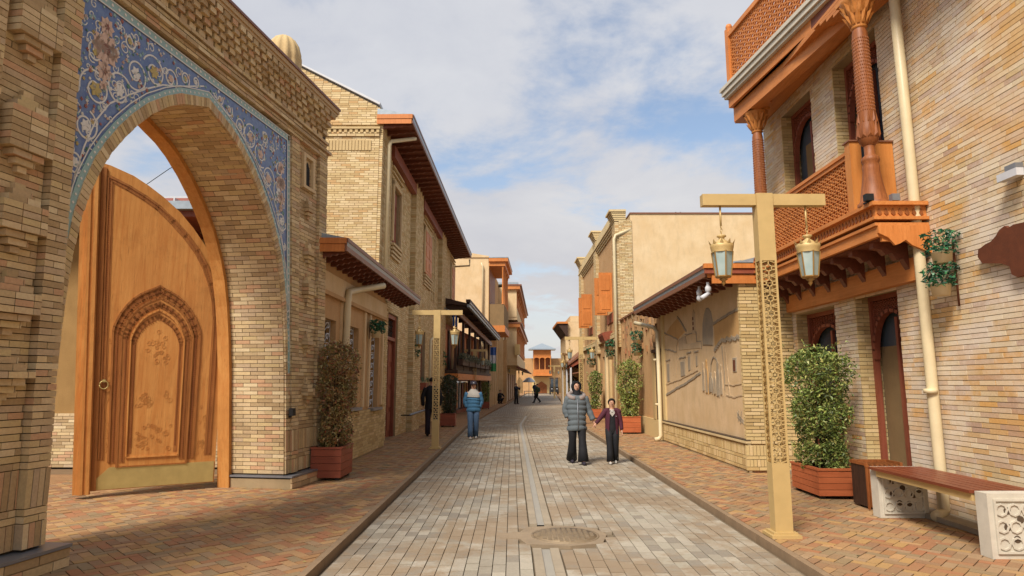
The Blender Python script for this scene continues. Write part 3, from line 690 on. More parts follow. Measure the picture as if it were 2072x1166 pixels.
MB().prism(LF,[(.0,.11),(.0,.42),(1.62,.42),(1.80,.27),(1.84,.11)],.02,.03).build('kick_plate',M['brass'],leaf)
b=MB(); c0=LF.P(1.74,.06,1.62)
b.tube([LF.P(1.74+.06*math.cos(a),.05,1.62+.06*math.sin(a)) for a in [i*PI/8 for i in range(17)]],.008,6); b.box(LF,1.72,1.76,.02,.055,1.66,1.70); b.build('ring_handle',M['brass'],leaf)
sc_=MB(); R6=random.Random(4)
def scroll(fr,mb,u,z,r,w,n0,n1,dr):
    pts=[(u+r*(1-.7*t)*math.cos(dr*t*8+z*9),z+r*(1-.7*t)*math.sin(dr*t*8+z*9)) for t in [i/14 for i in range(15)]]
    for p,q in zip(pts,pts[1:]):
        dx,dz=q[0]-p[0],q[1]-p[1]; l=math.hypot(dx,dz) or 1; px,pz=-dz/l*w/2,dx/l*w/2
        mb.prism(fr,[(p[0]+px,p[1]+pz),(p[0]-px,p[1]-pz),(q[0]-px,q[1]-pz),(q[0]+px,q[1]+pz)],n0,n1)
for (u0,u1,z0,z1,nb) in ((.13,.34,.55,1.5,.02),(1.64,1.76,.6,2.4,.02),(.7,1.3,.62,1.05,.036),(.7,1.3,1.2,1.5,.036),(.8,1.2,1.9,2.45,.036)):
    for i in range(int((u1-u0)*(z1-z0)*95)):
        scroll(LF,sc_,R6.uniform(u0+.03,u1-.03),R6.uniform(z0,z1),R6.uniform(.025,.05),.008,nb,nb+.004,R6.choice((1,-1)))
sc_.build('scroll_carving',M['wood_door'],leaf,'stuff')
# small fittings
o=thing('wall_spotlight','small dark spotlight on the right brick pier of the gateway','light',GF.P(-.05,.06,1.18)); p=GF
MB().box(GF,-.09,.01,.06,.12,1.13,1.25).build('housing',M['black'],o); MB().box(GF,-.06,-.02,.03,.07,1.1,1.13).build('bracket',M['black'],o)
lt=thing('gate_latch','black iron latch bar on the left gateway pier beside the door','latch',GF.P(-4.58,.02,1.1))
MB().box(GF,-4.60,-4.56,-.2,.03,1.02,1.2).build('plate',M['black'],lt); MB().tube([GF.P(-4.56,-.15,1.12),GF.P(-4.35,-.25,1.12)],.014,6).tube([GF.P(-4.56,-.15,1.06),GF.P(-4.35,-.25,1.06)],.014,6).build('bar',M['black'],lt)
# ---------------------------------------------------------------- shared building pieces
def LFr(x0,y0,x1,y1): return Fr(x0,y0,x1-x0,y1-y0,(y1-y0),-(x1-x0))     # walls left of the street, n towards it
def RFr(x0,y0,x1,y1): return Fr(x0,y0,x1-x0,y1-y0,-(y1-y0),(x1-x0))
def eave(fr,u0,u1,proj,z,parent,step=.42,rise=.5,th=.2,wood='wood_red_y',scal=True,end=True,fas='fascia'):
    slab('soffit',M['wood_red_y'],parent,fr,u0,u1,-.02,proj,z,z+.03)
    u=u0+.08
    while u<u1-.05:
        n=proj-.02
        pr=[(0,z),(n,z),(n,z-.05),(n*.86,z-.075),(n*.74,z-.06),(n*.66,z-.10),(n*.52,z-.085),(n*.44,z-.125),(n*.3,z-.11),(n*.2,z-.15),(0,z-.15)]
        MB().prof(fr,pr,u,u+.07).build('rafter',M[wood],parent); u+=step
    b=MB().box(fr,u0-.02,u1+.02,proj,proj+.035,z-.03,z+th)
    b.box(fr,u0-.02,u1+.02,proj+.035,proj+.06,z+th-.07,z+th); b.build('fascia',M[fas],parent)
    MB().prof(fr,[(-.02,z+.032),(proj+.03,z+.032),(proj+.06,z+th+.002),(-.02,z+th+rise)],u0,u1).build('roof',M['roof_metal'],parent)
    if end:
        MB().box(fr,u0-.045,u0-.022,-.02,proj,z-.05,z+.09).build('end_board',M['wood_orange'],parent)
        MB().box(fr,u0-.06,u0-.022,-.02,proj+.03,z+.095,z+th).build('end_board',M['wood_orange'],parent)
def pipe(name,label,pts,rad,mat='pipe',group=None,seg=12,collars=True):
    t=thing(name,label,'downpipe',pts[-1],group); MB().tube(pts,rad,seg).build('pipe',M[mat],t)
    a,b_=Vector(pts[1]),Vector(pts[-2])
    if collars and (a-b_).length>1.5:
        for k in (.3,.7):
            p=a.lerp(b_,k); q=(b_-a).normalized()*.03; MB().tube([p-q,p+q],rad*1.18,seg).build('collar',M[mat],t)
    return t
def shutter(name,fr,u0,u1,n0,n1,z0,z1,parent,mat='wood_orange',panel=True):
    s=slab(name,M[mat],parent,fr,u0,u1,n0,n1,z0,z1); return s
# ---------------------------------------------------------------- courtyard house seen through the gateway
ch=thing('courtyard_house','low plaster house with a metal roof seen through the gateway arch','house',(-8,13,0))
CF=Fr(0,13,1,0,0,-1)
slab('wall',M['courtyard_plaster_shaded'],ch,CF,-14,-5.2,-3.8,0,0,4.85); lay(CF,courses(0,1.05,.062,rz(-9.8,-5.2),n=.05),0,ch,M['gate_brick'],40)
MB().prof(CF,[(0,4.75),(.75,4.9),(.75,5.1),(0,5.5)],-14,-5.2).build('eave_board',M['wood_red'],ch)
for k in range(20):
    MB().prof(CF,[(0,4.6),(.7,4.72),(.7,4.8),(0,4.7)],-14+k*.44,-13.93+k*.44).build('rafter',M['wood_red'],ch)
slab('gutter',M['roof_metal'],ch,CF,-14,-5.2,.76,.9,5.02,5.18)
MB().prof(CF,[(-.9,5.6),(.7,5.12),(.7,5.14),(-.9,5.66)],-14,-5.2).build('roof',M['roof_metal'],ch)
for k in range(22): slab('roof_seam',M['white'],ch,CF,-14+k*.4,-13.97+k*.4,-.1,.6,5.2,5.33)
slab('upper_gutter',M['white'],ch,CF,-9.5,-5.2,-1.2,-1.0,5.72,5.84)
hb=thing('handrail_pipe','thin steel rail on the wall behind the left gateway pier','handrail',(-7.6,11.5,0))
MB().tube([(-8.2,12.8,.98),(-6.2,12.8,.98)],.02,6).tube([(-8.2,12.8,.84),(-6.2,12.8,.84)],.02,6).build('rail',M['fascia'],hb)
wr=thing('overhead_wire','thin dark wire crossing the sky inside the gateway arch','wire',(-8,13,6))
MB().tube([(-8.6,14,5.9),(-7.6,13.6,6.35),(-6.2,13.2,6.9)],.008,4).build('cable',M['black'],wr)
# ---------------------------------------------------------------- low house with three grille windows (left)
BF=LFr(-3.5,11.75,-3.4,17.0); bh=thing('low_house','low tan plaster house with three grilled windows under a wooden eave','house',(-3.5,14,0))
WB=[(.15,.85,1.12,2.86),(1.75,2.6,1.12,2.86),(3.75,4.65,1.05,2.86)]
BH=[(a,b_,c-.0,d) for a,b_,c,d in WB]
wall_body(BF,-.6,5.25,0,4.1,-.32,0,BH).build('wall',M['plaster_tan'],bh); slab('inner_wall',M['plaster_dark'],bh,BF,-.6,5.25,-1.4,-.33,0,4.0)
cs=courses(.04,1.04,.062,rz(-.3,5.27),n=.06,gap=.009); lay(BF,cs,.0,bh,M['yellow_brick'],150)
cs=courses(1.04,3.3,.062,rz(5.05,5.27),n=.045,gap=.009); lay(BF,cs,.0,bh,M['yellow_brick'],0); slab('brick_backing',M['mortar_light'],bh,BF,-.3,5.26,0,.045,0,1.03)
MB().box(BF,-.3,5.27,.0,.05,3.36,3.72).build('frieze',M['plaster_beige'],bh); MB().box(BF,-.3,5.29,.0,.085,3.28,3.355).build('moulding',M['plaster_tan'],bh)
for x in (1.1,1.5,2.95,3.45,4.86): slab('pilaster_strip',M['plaster_beige'],bh,BF,x,x+.14,.0,.05,1.1,3.27)
for i,(a,b_,c,d) in enumerate(WB):
    w=slab('window',M['glass'],bh,BF,a+.02,b_-.02,-.27,-.25,c,d)
    fm=MB(); 
    for q in ((a,a+.05,c,d),(b_-.05,b_,c,d),(a+.05,b_-.05,c,c+.05),(a+.05,b_-.05,d-.05,d),((a+b_)/2-.02,(a+b_)/2+.02,c+.05,d-.05)): fm.box(BF,q[0],q[1],-.25,-.2,q[2],q[3])
    fm.build('window_frame',M['wood_dark'],w); gr=MB()
    def rb(pts,w_=.03): 
        for p,q in zip(pts,pts[1:]):
            gr.tube([BF.P(p[0],-.12,p[1]),BF.P(q[0],-.12,q[1])],w_*.6,4,smooth=False)
    nrow=8; cw=(b_-a)/2; chh=(d-c)/nrow
    for r in range(nrow):
        for k in range(2):
            cx,cz=a+cw*(k+.5),c+chh*(r+.5); sg=1 if (r+k)%2 else -1
            rb([(cx+sg*cw*.42*math.cos(t)*(1-.11*j),cz+chh*.42*math.sin(t)*(1-.11*j)) for j,t in enumerate([q*PI/4 for q in range(8)])]); rb([(cx-cw/2,cz-chh/2),(cx,cz),(cx+cw/2,cz+chh/2)],.012)
    for u in (a+.01,(a+b_)/2,b_-.01): rb([(u,c),(u,d)],.014)
    for r in range(0,nrow+1,2): rb([(a,c+chh*r),(b_,c+chh*r)],.014)
    gr.build('window_grille',M['white'],w)
    MB().box(BF,a-.05,b_+.05,.0,.13,c-.06,c).build('window_sill',M['metal_grey'],w)
eave(BF,-.55,7.5,.52,4.02,bh,step=.40,rise=.12)
pipe('downpipe','thick cream downpipe with a long elbow on the low plaster house',[BF.P(2.75,.5,3.86),BF.P(2.1,.14,3.68),BF.P(1.25,.12,3.5),BF.P(1.2,.12,3.3),BF.P(1.15,.12,.1)],.07)
# ---------------------------------------------------------------- big two-storey brick house (left)
TF=LFr(-3.75,17,-3.35,36); th_=thing('brick_house','large two storey brick house with red shuttered windows and deep brown eaves','house',(-3.75,17,0))
TH=[(2.1,3.2,5.95,7.7),(8.3,10.0,6.05,7.8),(17.6,19.0,6.2,8.0),(2.0,3.45,0,3.75),(7.7,9.1,1.7,3.7),(15.5,16.5,1.7,3.6)]
wall_body(TF,0,19.2,0,9.0,-.4,-.0,TH).build('wall',M['mortar_light'],th_)
slab('inner_wall',M['dark'],th_,TF,.1,19.1,-.8,-.45,0,8.9)
cs=[]
sk=[(4.7,4.85)]
for (u0,u1,n) in ((0,1.2,.14),(1.2,5.3,.012),(5.3,6.9,.20),(6.9,11.6,.012),(11.6,12.6,.012),(12.6,14.2,.2),(14.2,19.2,.012)):
    rr=holes_rows(u0,u1,TH); cs+=courses(0,8.95,.066,rr,n=n,gap=.011,L=.26)
for i,a in ((0,2.1),(1,8.3)):
    pass
lay(TF,cs,-.0,th_,M['tan_brick'],200)
for (a,b_,c,d) in TH[:3]:
    b=MB()
    for k in range(4): b.box(TF,a-.12-.0*k,b_+.12,.03,.07+.02*k,c-.5+k*.12,c-.43+k*.12)
    for k in range(3): b.box(TF,a-.3,b_+.3,.03,.06+.02*k,d+.2+k*.16,d+.25+k*.16)
    ap=[(a-.12,c),(a-.12,d)]; b.box(TF,a-.14,a-.02,.03,.09,c,d+.2); b.box(TF,b_+.02,b_+.14,.03,.09,c,d+.2); b.box(TF,a-.14,b_+.14,.03,.09,d+.02,d+.14); b.build('window_surround',M['tan_brick'],th_)
for a in (1.25,1.6,7.2,7.6,10.6,11.2): slab('brick_rib',M['tan_brick'],th_,TF,a,a+.06,.03,.07,5.2,8.4)
for z in (5.6,6.4,7.2,8.0):
    for a,c in ((7.0,8.0),(10.3,11.4)): slab('string_course',M['tan_brick'],th_,TF,a,c,.03,.06,z,z+.05)
for i,(a,b_,c,d) in enumerate(TH[:3]):
    w=slab('window',M['glass'],th_,TF,a,b_,-.3,-.25,c,d); m_=(a+b_)/2
    for s0,s1 in ((a+.02,m_-.01),(m_+.01,b_-.02)):
        s_=slab('shutter',M['wood_red'] if i==0 else M['wood_orange'],th_,TF,s0,s1,-.12 if i==0 else .04,-.08 if i==0 else .09,c,d); 
        for k in range(3): slab('shutter_panel',M['wood_red'] if i==0 else M['wood_orange'],s_,TF,s0+.08,s1-.08,-.08 if i==0 else .09,-.065 if i==0 else .105,c+.12+k*(d-c)/3,c-.06+(k+1)*(d-c)/3)
for (a,b_,c,d) in TH[4:]:
    w=slab('window',M['glass'],th_,TF,a,b_,-.3,-.27,c,d); f=MB(); m_=(a+b_)/2
    for q in ((a,a+.1,c,d),(b_-.1,b_,c,d),(m_-.05,m_+.05,c,d),(a,b_,c,c+.08),(a,b_,d-.1,d),(a,b_,(c+d)/2,(c+d)/2+.05)): f.box(TF,q[0]+.001,q[1]-.001,-.27,-.12,q[2]+.001,q[3]-.001)
    f.build('window_frame',M['wood_red'],w)
    slab('window_box',M['wood_red'],th_,TF,a-.1,b_+.1,.03,.3,c-.32,c-.04)
    g=MB()
    for k in range(60): 
        x,n_,z=RND.uniform(a-.1,b_+.1),RND.uniform(.05,.32),c+RND.uniform(-.05,.12); g.prism(TF,[(x,z),(x+.08,z+.02),(x+.04,z+.08)],n_,n_+.01,RND.random())
    g.build('box_plants',M['ivy'],th_,'stuff')
dr_=slab('door',M['wood_red'],th_,TF,2.02,3.43,-.24,-.16,0,2.95)
b=MB(); b.box(TF,2.0,2.1,-.16,-.05,0,3.74); b.box(TF,3.35,3.45,-.16,-.05,0,3.74); b.box(TF,2.1,3.35,-.16,-.05,2.95,3.05); b.box(TF,2.1,3.35,-.16,-.05,3.62,3.74); b.box(TF,2.7,2.75,-.16,-.12,.05,2.9)
for k in range(4):
    for s0 in (2.2,2.85): b.box(TF,s0,s0+.42,-.16,-.13,.2+k*.7,.75+k*.7)
b.build('door_frame',M['wood_red'],dr_)
g=MB(); 
for k in range(6):
    for j in range(3): g.tube([TF.P(2.12+k*.2,-.14,3.06+j*.18),TF.P(2.32+k*.2,-.14,3.24+j*.18)],.014,4); g.tube([TF.P(2.32+k*.2,-.14,3.06+j*.18),TF.P(2.12+k*.2,-.14,3.24+j*.18)],.014,4)
g.build('transom_lattice',M['wood_dark'],dr_)
# gable end that faces down the street
GE=Fr(0,17,1,0,0,-1)
def gz(x): return 9.35+(-3.77-x)*.52
b=MB(); b.prism(GE,[(-7.3,0),(-3.77,0),(-3.77,9.35),(-6.2,10.62),(-7.3,10.62)],-.3,0); b.build('gable_wall',M['mortar_light'],th_)
cells=[]
z=3.9;k=0
while z<10.5:
    xr=-3.70 if z<9.3 else -3.77-(z+.06-9.35)/.52
    nf=.05 if 8.72<z<8.9 or 8.45<z<8.52 else .012
    x=xr-(.13 if k%2 else 0)*0; first=True; u=xr
    while u>-7.4:
        l=.26 if not(first and k%2) else .13; l*=RND.choice((1,1,1.05,.95)); cells.append((u-l+.005,u-.005,z+.005,z+.061,nf+RND.uniform(-.003,.003))); u-=l; first=False
    z+=.066;k+=1
lay(GE,cells,-.001,th_,M['tan_brick'],100)
b=MB()
for i in range(24): b.box(GE,-3.78-i*.15,-3.70-i*.15,.012,.07,8.56,8.64)
for i in range(26): b.box(GE,-4.0-i*.09,-3.925-i*.09,.012,.035,8.05,8.35)
b.box(GE,-7.4,-3.68,.012,.085,8.66,8.72); b.build('dentil_course',M['tan_brick'],th_,'stuff')
MB().prism(GE,[(-3.72,9.38),(-6.25,10.70),(-7.4,10.70),(-7.4,10.76),(-6.27,10.76),(-3.70,9.44)],-.35,.06).build('verge_flashing',M['white'],th_)
eave(TF,-.05,19.4,.95,8.85,th_,step=.5,rise=.2,th=.22)
for a,c in ((1.3,5.2),(7.0,12.4)): slab('frieze_board',M['wood_red'],th_,TF,a,c,.03,.22,8.35,8.7)
pipe('downpipe','slim cream downpipe at the near corner of the tall brick house',[TF.P(.9,.9,8.75),TF.P(.35,.3,8.45),TF.P(.3,.26,8.3),TF.P(.3,.26,4.4)],.055)
pipe('downpipe','slim cream downpipe beside the shop veranda on the left',[TF.P(8.9,.5,3.6),TF.P(8.0,.40,3.3),TF.P(7.95,.40,2.6),TF.P(7.95,.40,.1)],.05)
pipe('downpipe','short cream rainwater spout under the far end of the tall brick house eave',[TF.P(19.2,.9,8.7),TF.P(19.3,.9,8.35),TF.P(19.3,.0,8.3)],.05,collars=False)
hr=thing('handrail','grey metal handrail on the brick wall beside the red door','handrail',TF.P(4.2,.2,.5)); b=MB(); b.tube([TF.P(4.1,.35,.62),TF.P(11,.35,.68)],.035,8); b.build('rail',M['metal_grey'],hr)
for u in (4.3,7.5,10.5): MB().tube([TF.P(u,.02,.6),TF.P(u,.35,.6)],.02,6).build('bracket',M['black'],hr)
# ---------------------------------------------------------------- shop with veranda (left)
class Sl(Fr):
    def P(s,u,n,z): 
        x,y,z=Fr.P(s,u,n,z); return (x,y,z+.75*(1-u/13.2))
VF=Fr(-2.67,31,1.17,13,13,-1.17); VR=Sl(-2.67,31,1.17,13,13,-1.17); sv=thing('veranda_shop','shop with dark timber upper veranda, orange beam and black roof edge','shop',(-2.9,31,0))
slab('wall',M['wood_red'],sv,VF,.4,13,-4,-.75,0,4.6)
slab('deck',M['wood_dark'],sv,VF,0,13,-.75,.05,2.12,2.27); slab('beam',M['wood_orange_y'],sv,VF,0,13,.0,.09,1.80,2.1)
MB().box(VF,0,.12,-.75,-.0,1.8,2.1).build('beam',M['wood_orange'],sv)
slab('shop_window',M['glass'],sv,VF,.5,12.8,-.74,-.70,.2,1.75)
for k in range(7): slab('post',M['wood_dark'],sv,VF,.06+k*2.12,.2+k*2.12,-.14,-.02,0 if k%2==0 else 2.27,4.85)
for k in range(14): slab('hanging_panel',M[('wood_pale','white','wood_red','plaster_beige')[k%4]],sv,VF,.5+k*.85,.72+k*.85,-.69,-.65,.3,1.65)
for k in range(12): slab('wall_panel',M[('wood_orange','wood_dark','plaster_tan')[k%3]],sv,VF,.5+k*1.0,.9+k*1.0,-.74,-.68,2.35,4.3)
for k in range(6): slab('railing',M['wood_dark'],sv,VF,.22+k*2.12,2.16+k*2.12,-.1,-.04,2.28,2.95)
for k in range(6): slab('planter_box',M['wood_dark'],sv,VF,.25+k*2.12,2.1+k*2.12,.01,.26,2.5,2.8)
g=MB()
for k in range(900):
    u=RND.uniform(.2,12.9); n_=RND.uniform(.0,.34); z=2.82+RND.uniform(-.15,.22); g.prism(VF,[(u,z),(u+.11,z+RND.uniform(-.03,.03)),(u+.05,z+.10)],n_,n_+.02,RND.random())
g.build('balcony_plants',M['bush_dark'],sv,'stuff')
MB().prof(VR,[(-.75,4.75),(.5,4.62),(.5,4.74),(-.75,5.05)],-.1,13.2).build('roof',M['wood_dark'],sv)
slab('gutter',M['roof_metal'],sv,VR,-.12,13.25,.5,.62,4.55,4.68); slab('fascia',M['fascia'],sv,VR,-.1,13.2,.02,.1,4.15,4.42)
slab('roof_edge',M['wood_dark'],sv,VR,-.15,13.3,.44,.66,4.78,4.92); slab('roof_stripe',M['white'],sv,VR,-.13,13.28,.625,.67,4.70,4.765)
for k in range(7): MB().prof(VR,[(-.7,4.7),(.44,4.6),(.44,4.5),(-.7,4.45)],.1+k*2.1,.2+k*2.1).build('rafter',M['wood_dark'],sv)
def flag(name,label,x,y,z,cols,w,h,grp=None):
    t=thing(name,label,'flag',(x,y,z)); MB().tube([(x-.5,y,z+.35),(x+.1,y,z+.1)],.02,6).build('pole',M['metal_grey'],t); n=len(cols)
    for i,c in enumerate(cols):
        b=MB(); 
        for k in range(6):
            a0,a1=k/6,(k+1)/6; f=lambda a:.05*math.sin(a*9); 
            z1=z-h*i/n; z0=z-h*(i+1)/n; b.hexa([(x+w*a0,y+f(a0),z0),(x+w*a1,y+f(a1),z0),(x+w*a1,y+f(a1)+.01,z0),(x+w*a0,y+f(a0)+.01,z0),(x+w*a0,y+f(a0),z1),(x+w*a1,y+f(a1),z1),(x+w*a1,y+f(a1)+.01,z1),(x+w*a0,y+f(a0)+.01,z1)])
        b.build('stripe',M[c],t)
flag('flag','blue white and green flag hanging from the far end of the shop veranda',-1.45,42.5,4.0,['flag_blue','flag_white','flag_green'],.4,1.6)
flag('flag','small blue flag hanging near the start of the shop veranda roof',-2.85,30.6,4.9,['flag_blue'],.18,.55)
# ---------------------------------------------------------------- beige house with oriel (left)
EF=LFr(-1.65,44.2,-1.2,53); eh=thing('beige_house','tall beige plaster house with carved orange oriel, beyond the shop','house',(-2,44,0))
slab('wall',M['plaster_beige'],eh,WF,-9,-1.65,44.2,53,0,10.45)
MB().prism(Fr(0,44.18,1,0,0,-1),[(-9,10.4),(-1.62,10.4),(-1.62,10.5),(-4.5,11.0),(-9,11.0)],-8,.05).build('parapet',M['plaster_beige'],eh)
slab('street_face',M['plaster_tan'],eh,EF,0,9,-.3,.03,0,10.0)
for k in range(5): slab('window',M['glass'],eh,EF,.7+k*1.6,1.5+k*1.6,.031,.05,1.0,2.9); 
for k in range(5): slab('pilaster_strip',M['plaster_beige'],eh,EF,.2+k*1.6,.45+k*1.6,.03,.12,0,5.3)
def oriel(par,fr,u0,u1,proj,z0,z1,floor=.5,ncol=5,open_=True,top='wood_orange'):
    slab('balcony_base',M['wood_orange'],par,fr,u0,u1,.03,proj,z0,z0+.45); slab('balcony_panel',M['plaster_dark'],par,fr,u0+.05,u1-.05,.03,proj-.06,z0+.45,z0+.45+floor*2)
    for i in range(ncol):
        u=u0+.1+(u1-u0-.2)*i/(ncol-1); p=fr.P(u,proj-.15,0)
        MB().lathe((p[0],p[1],z0+.45+floor*2),[(.1,0),(.07,.1),(.09,.5),(.06,.8),(.055,z1-z0-1.25-floor*2),(.12,z1-z0-.95-floor*2)],8).build('column',M[top],par)
    slab('frieze',M[top],par,fr,u0-.05,u1+.05,.03,proj+.02,z1-.55,z1-.25)
    slab('cornice',M[top],par,fr,u0-.2,u1+.2,.03,proj+.22,z1-.25,z1); slab('cornice_cap',M['roof_metal'],par,fr,u0-.22,u1+.22,.03,proj+.25,z1+.001,z1+.06)
oriel(eh,EF,.05,5.5,1.15,5.15,10.35,floor=.75)
slab('recess',M['wood_carved'],eh,EF,.3,5.2,.031,.06,7.2,9.7)
pipe('downpipe','thin cream downpipe on the beige side wall above the veranda shop',[(-2.15,44.0,10.0),(-2.05,44.05,9.7),(-2.05,44.05,5.0)],.06,collars=False)
# ---------------------------------------------------------------- house with double timber galleries (left, far)
FFr=LFr(.35,55,1.55,80); fh=thing('gallery_house','far house with two tiers of orange timber galleries over pale walls','house',(0,55,0))
slab('wall',M['plaster_beige'],fh,FFr,-2,25,-8,-1.0,0,9.6)
for z0,z1 in ((3.4,6.7),(7.3,10.0)):
    slab('gallery_floor',M['plaster_beige'],fh,FFr,0,25,-1,.1,z0-.25,z0+.05); slab('gallery_parapet',M['plaster_beige'],fh,FFr,0,25,.0,.08,z0+.05,z0+.75)
    slab('gallery_back',M['wood_carved'],fh,FFr,.1,25,-1.0,-.9,z0,z1-.3); slab('gallery_end',M['plaster_beige'],fh,FFr,-.05,.02,-.9,.05,z0+.0,z1-.3)
    for k in range(10):
        p=FFr.P(.15+k*2.6,-.02,0); MB().lathe((p[0],p[1],z0+.95),[(.14,0),(.1,.1),(.12,.4),(.08,.6),(.08,z1-z0-1.5),(.18,z1-z0-1.25)],8).build('column',M['wood_orange'],fh)
    slab('gallery_cornice',M['wood_orange_y'],fh,FFr,-.3,25,-1,.35,z1-.3,z1); slab('gallery_roof',M['fascia'],fh,FFr,-.35,25.1,-1,.5,z1,z1+.12)
MB().box(FFr,-.35,25,-8,.2,10.13,10.3).build('roof',M['roof_metal'],fh)
MB().prof(FFr,[(0,2.9),(.9,2.7),(.9,2.8),(0,3.1)],1,25).build('awning',M['wood_red_y'],fh)
slab('front_block',M['plaster_tan'],fh,WF,-3,-.45,53.2,60,0,5.2)
for k in range(5): slab('doorway',M['wood_carved'],fh,FFr,2+k*4,3.6+k*4,-.99,-.93,0,2.5)
slab('yellow_lamp_box',M['gold'],fh,FFr,-.5,-.1,-.1,.35,4.0,4.9)
# ---------------------------------------------------------------- end of the street: portal and timber kiosk
pw=thing('end_portal','distant tan brick wall with low arches closing the far end of the street','wall',(4,104,0))
slab('wall',M['plaster_tan'],pw,WF,-2,14,104,105,0,5.6); slab('band',M['yellow_brick'],pw,WF,3.2,6.4,103.7,103.98,0,2.6)
MB().prism(Fr(0,103.69,1,0,0,-1),[(3.9,.0),(5.6,0),(5.6,1.3),(4.75,1.9),(3.9,1.3)],0,.05).build('doorway',M['wood_carved'],pw)
for x in (-.5,.8,7.2,8.4): MB().prism(Fr(0,103.98,1,0,0,-1),[(x,.0),(x+.9,0),(x+.9,2.0),(x+.45,2.6),(x,2.0)],0,.05).build('niche',M['plaster_dark'],pw)
kq=thing('timber_kiosk','orange timber balcony kiosk with a hipped grey roof at the street end','pavilion',(4.8,102,2.8))
kx0,kx1=3.4,6.2
slab('base',M['wood_orange'],kq,WF,kx0-.1,kx1+.1,101.6,103.7,2.75,3.05); slab('parapet',M['wood_orange'],kq,WF,kx0,kx1,101.7,101.8,3.05,3.75); slab('parapet',M['wood_orange'],kq,WF,kx0,kx0+.1,101.81,103.7,3.05,3.75)
slab('frieze',M['wood_orange'],kq,WF,kx0,kx1,101.7,103.7,5.75,6.85); slab('back_panel',M['wood_carved'],kq,WF,kx0+.1,kx1-.1,103.2,103.6,3.1,5.7)
for i in range(4):
    x=kx0+.07+i*(kx1-kx0-.14)/3; MB().lathe((x,101.78,3.75),[(.12,0),(.07,.15),(.07,1.7),(.15,2.0)],8).build('column',M['wood_pale'],kq)
for i in range(3):
    x=kx0+.07+i*(kx1-kx0-.14)/3; w=(kx1-kx0-.14)/3; pts=[(x,5.75),(x,5.3)]+[(x+w/2-w/2*math.cos(t*PI/8),5.3+.32*math.sin(t*PI/8)) for t in range(1,8)]+[(x+w,5.3),(x+w,5.75)]
    MB().prism(Fr(0,101.72,1,0,0,-1),pts,0,.06).build('arch_board',M['wood_orange'],kq)
b=MB(); b.add([(kx0-.75,101,6.85),(kx1+.75,101,6.85),(kx1+.75,104.4,6.85),(kx0-.75,104.4,6.85),(4.8,102.6,7.95),(kx0-.75,101,7.0),(kx1+.75,101,7.0),(kx1+.75,104.4,7.0),(kx0-.75,104.4,7.0)],[(3,2,1,0),(0,1,6,5),(1,2,7,6),(2,3,8,7),(3,0,5,8),(5,6,4),(6,7,4),(7,8,4),(8,5,4)]); b.build('roof',M['roof_metal'],kq)
hl=MB(); 
for i in range(24): pass
mt=thing('far_hill_house','pale low building roofline beyond the far portal','building',(4,125,0)); slab('wall',M['plaster_beige'],mt,WF,-6,20,125,130,0,6.2); slab('roof',M['stone_white'],mt,WF,-6.4,20.4,124.6,130,6.2,6.35)
# ---------------------------------------------------------------- right side, far
hh=thing('white_house','pale plaster house with a small timber eave, far on the right','house',(5,47,0))
slab('wall',M['plaster_beige'],hh,WF,3.95,12,47,52,0,6.1); slab('upper_wall',M['plaster_beige'],hh,WF,4.3,12,46.99,52,6.1,6.55)
slab('eave',M['wood_orange'],hh,WF,3.3,4.1,46.6,52,5.95,6.1); MB().prof(Fr(0,0,0,1,1,0),[(3.35,5.94),(4.1,5.94),(4.1,4.9)],46.7,52).build('eave_bracket',M['wood_dark'],hh)
slab('window',M['glass'],hh,WF,5.0,5.8,46.95,46.99,4.0,5.4)
# awning shop between
ah=thing('awning_shop','low shop with brown sloping awning roof beside the pale far house','shop',(4.6,42,0))
slab('wall',M['plaster_tan'],ah,WF,4.9,9,40.3,46.8,0,3.6)
AF=Fr(4.9,40.3,0,1,-1,0); MB().prof(AF,[(0,3.7),(1.35,2.75),(1.35,2.85),(0,3.95)],0,6.5).build('awning',M['fascia'],ah)
for k in range(5): MB().prof(AF,[(0,3.6),(1.3,2.7),(1.3,2.55),(.6,2.9),(0,2.6)],.1+k*1.5,.22+k*1.5).build('bracket',M['wood_red'],ah)
MB().prof(AF,[(0,2.4),(1.1,2.2),(1.1,2.26),(0,2.5)],0,6.5).build('awning',M['fascia'],ah)
for k in range(3): slab('post',M['white'],ah,AF,.1+k*3,.22+k*3,1.15,1.25,0,2.7)
# two-storey plaster house with brick pilasters
IF=RFr(4.45,26,4.42,40.2); ih=thing('pilaster_house','two storey plaster house with brick pilasters and open orange shutters','house',(4.5,26,0))
wall_body(IF,.0,14.2,0,8.5,-.35,0,[(2.0,3.4,4.75,6.5),(9,10.4,4.6,6.5),(4.5,5.4,0,2.9),(8,8.9,0,2.9)]).build('wall',M['plaster_tan'],ih)
slab('inner_wall',M['dark'],ih,IF,.1,14.1,-.6,-.4,0,8.4)
slab('side_wall',M['plaster_beige'],ih,WF,4.95,10.4,26.0,27,3,8.66); slab('side_coping',M['fascia'],ih,WF,4.93,10.5,25.96,27.2,8.66,8.72)
for x in (6.9,7.1): slab('roof_bolt',M['black'],ih,WF,x,x+.05,26.2,26.3,8.72,8.8)
SI=Fr(4.45,25.98,1,0,0,-1); lay(SI,courses(3.0,8.4,.066,rz(0,.55),n=.03,gap=.012),-.0,ih,M['tan_brick'],120)
b=MB().box(SI,0,.54,-.02,.0,3,8.4); b.build('brick_backing',M['mortar_light'],ih)
for u0,u1,zt in ((-.03,.75,8.35),(6.0,6.9,9.0),(12.9,14.2,9.0)):
    lay(IF,courses(3.1,zt,.066,rz(u0,u1),n=.16,gap=.012),-.0,ih,M['tan_brick'],40)
b=MB()
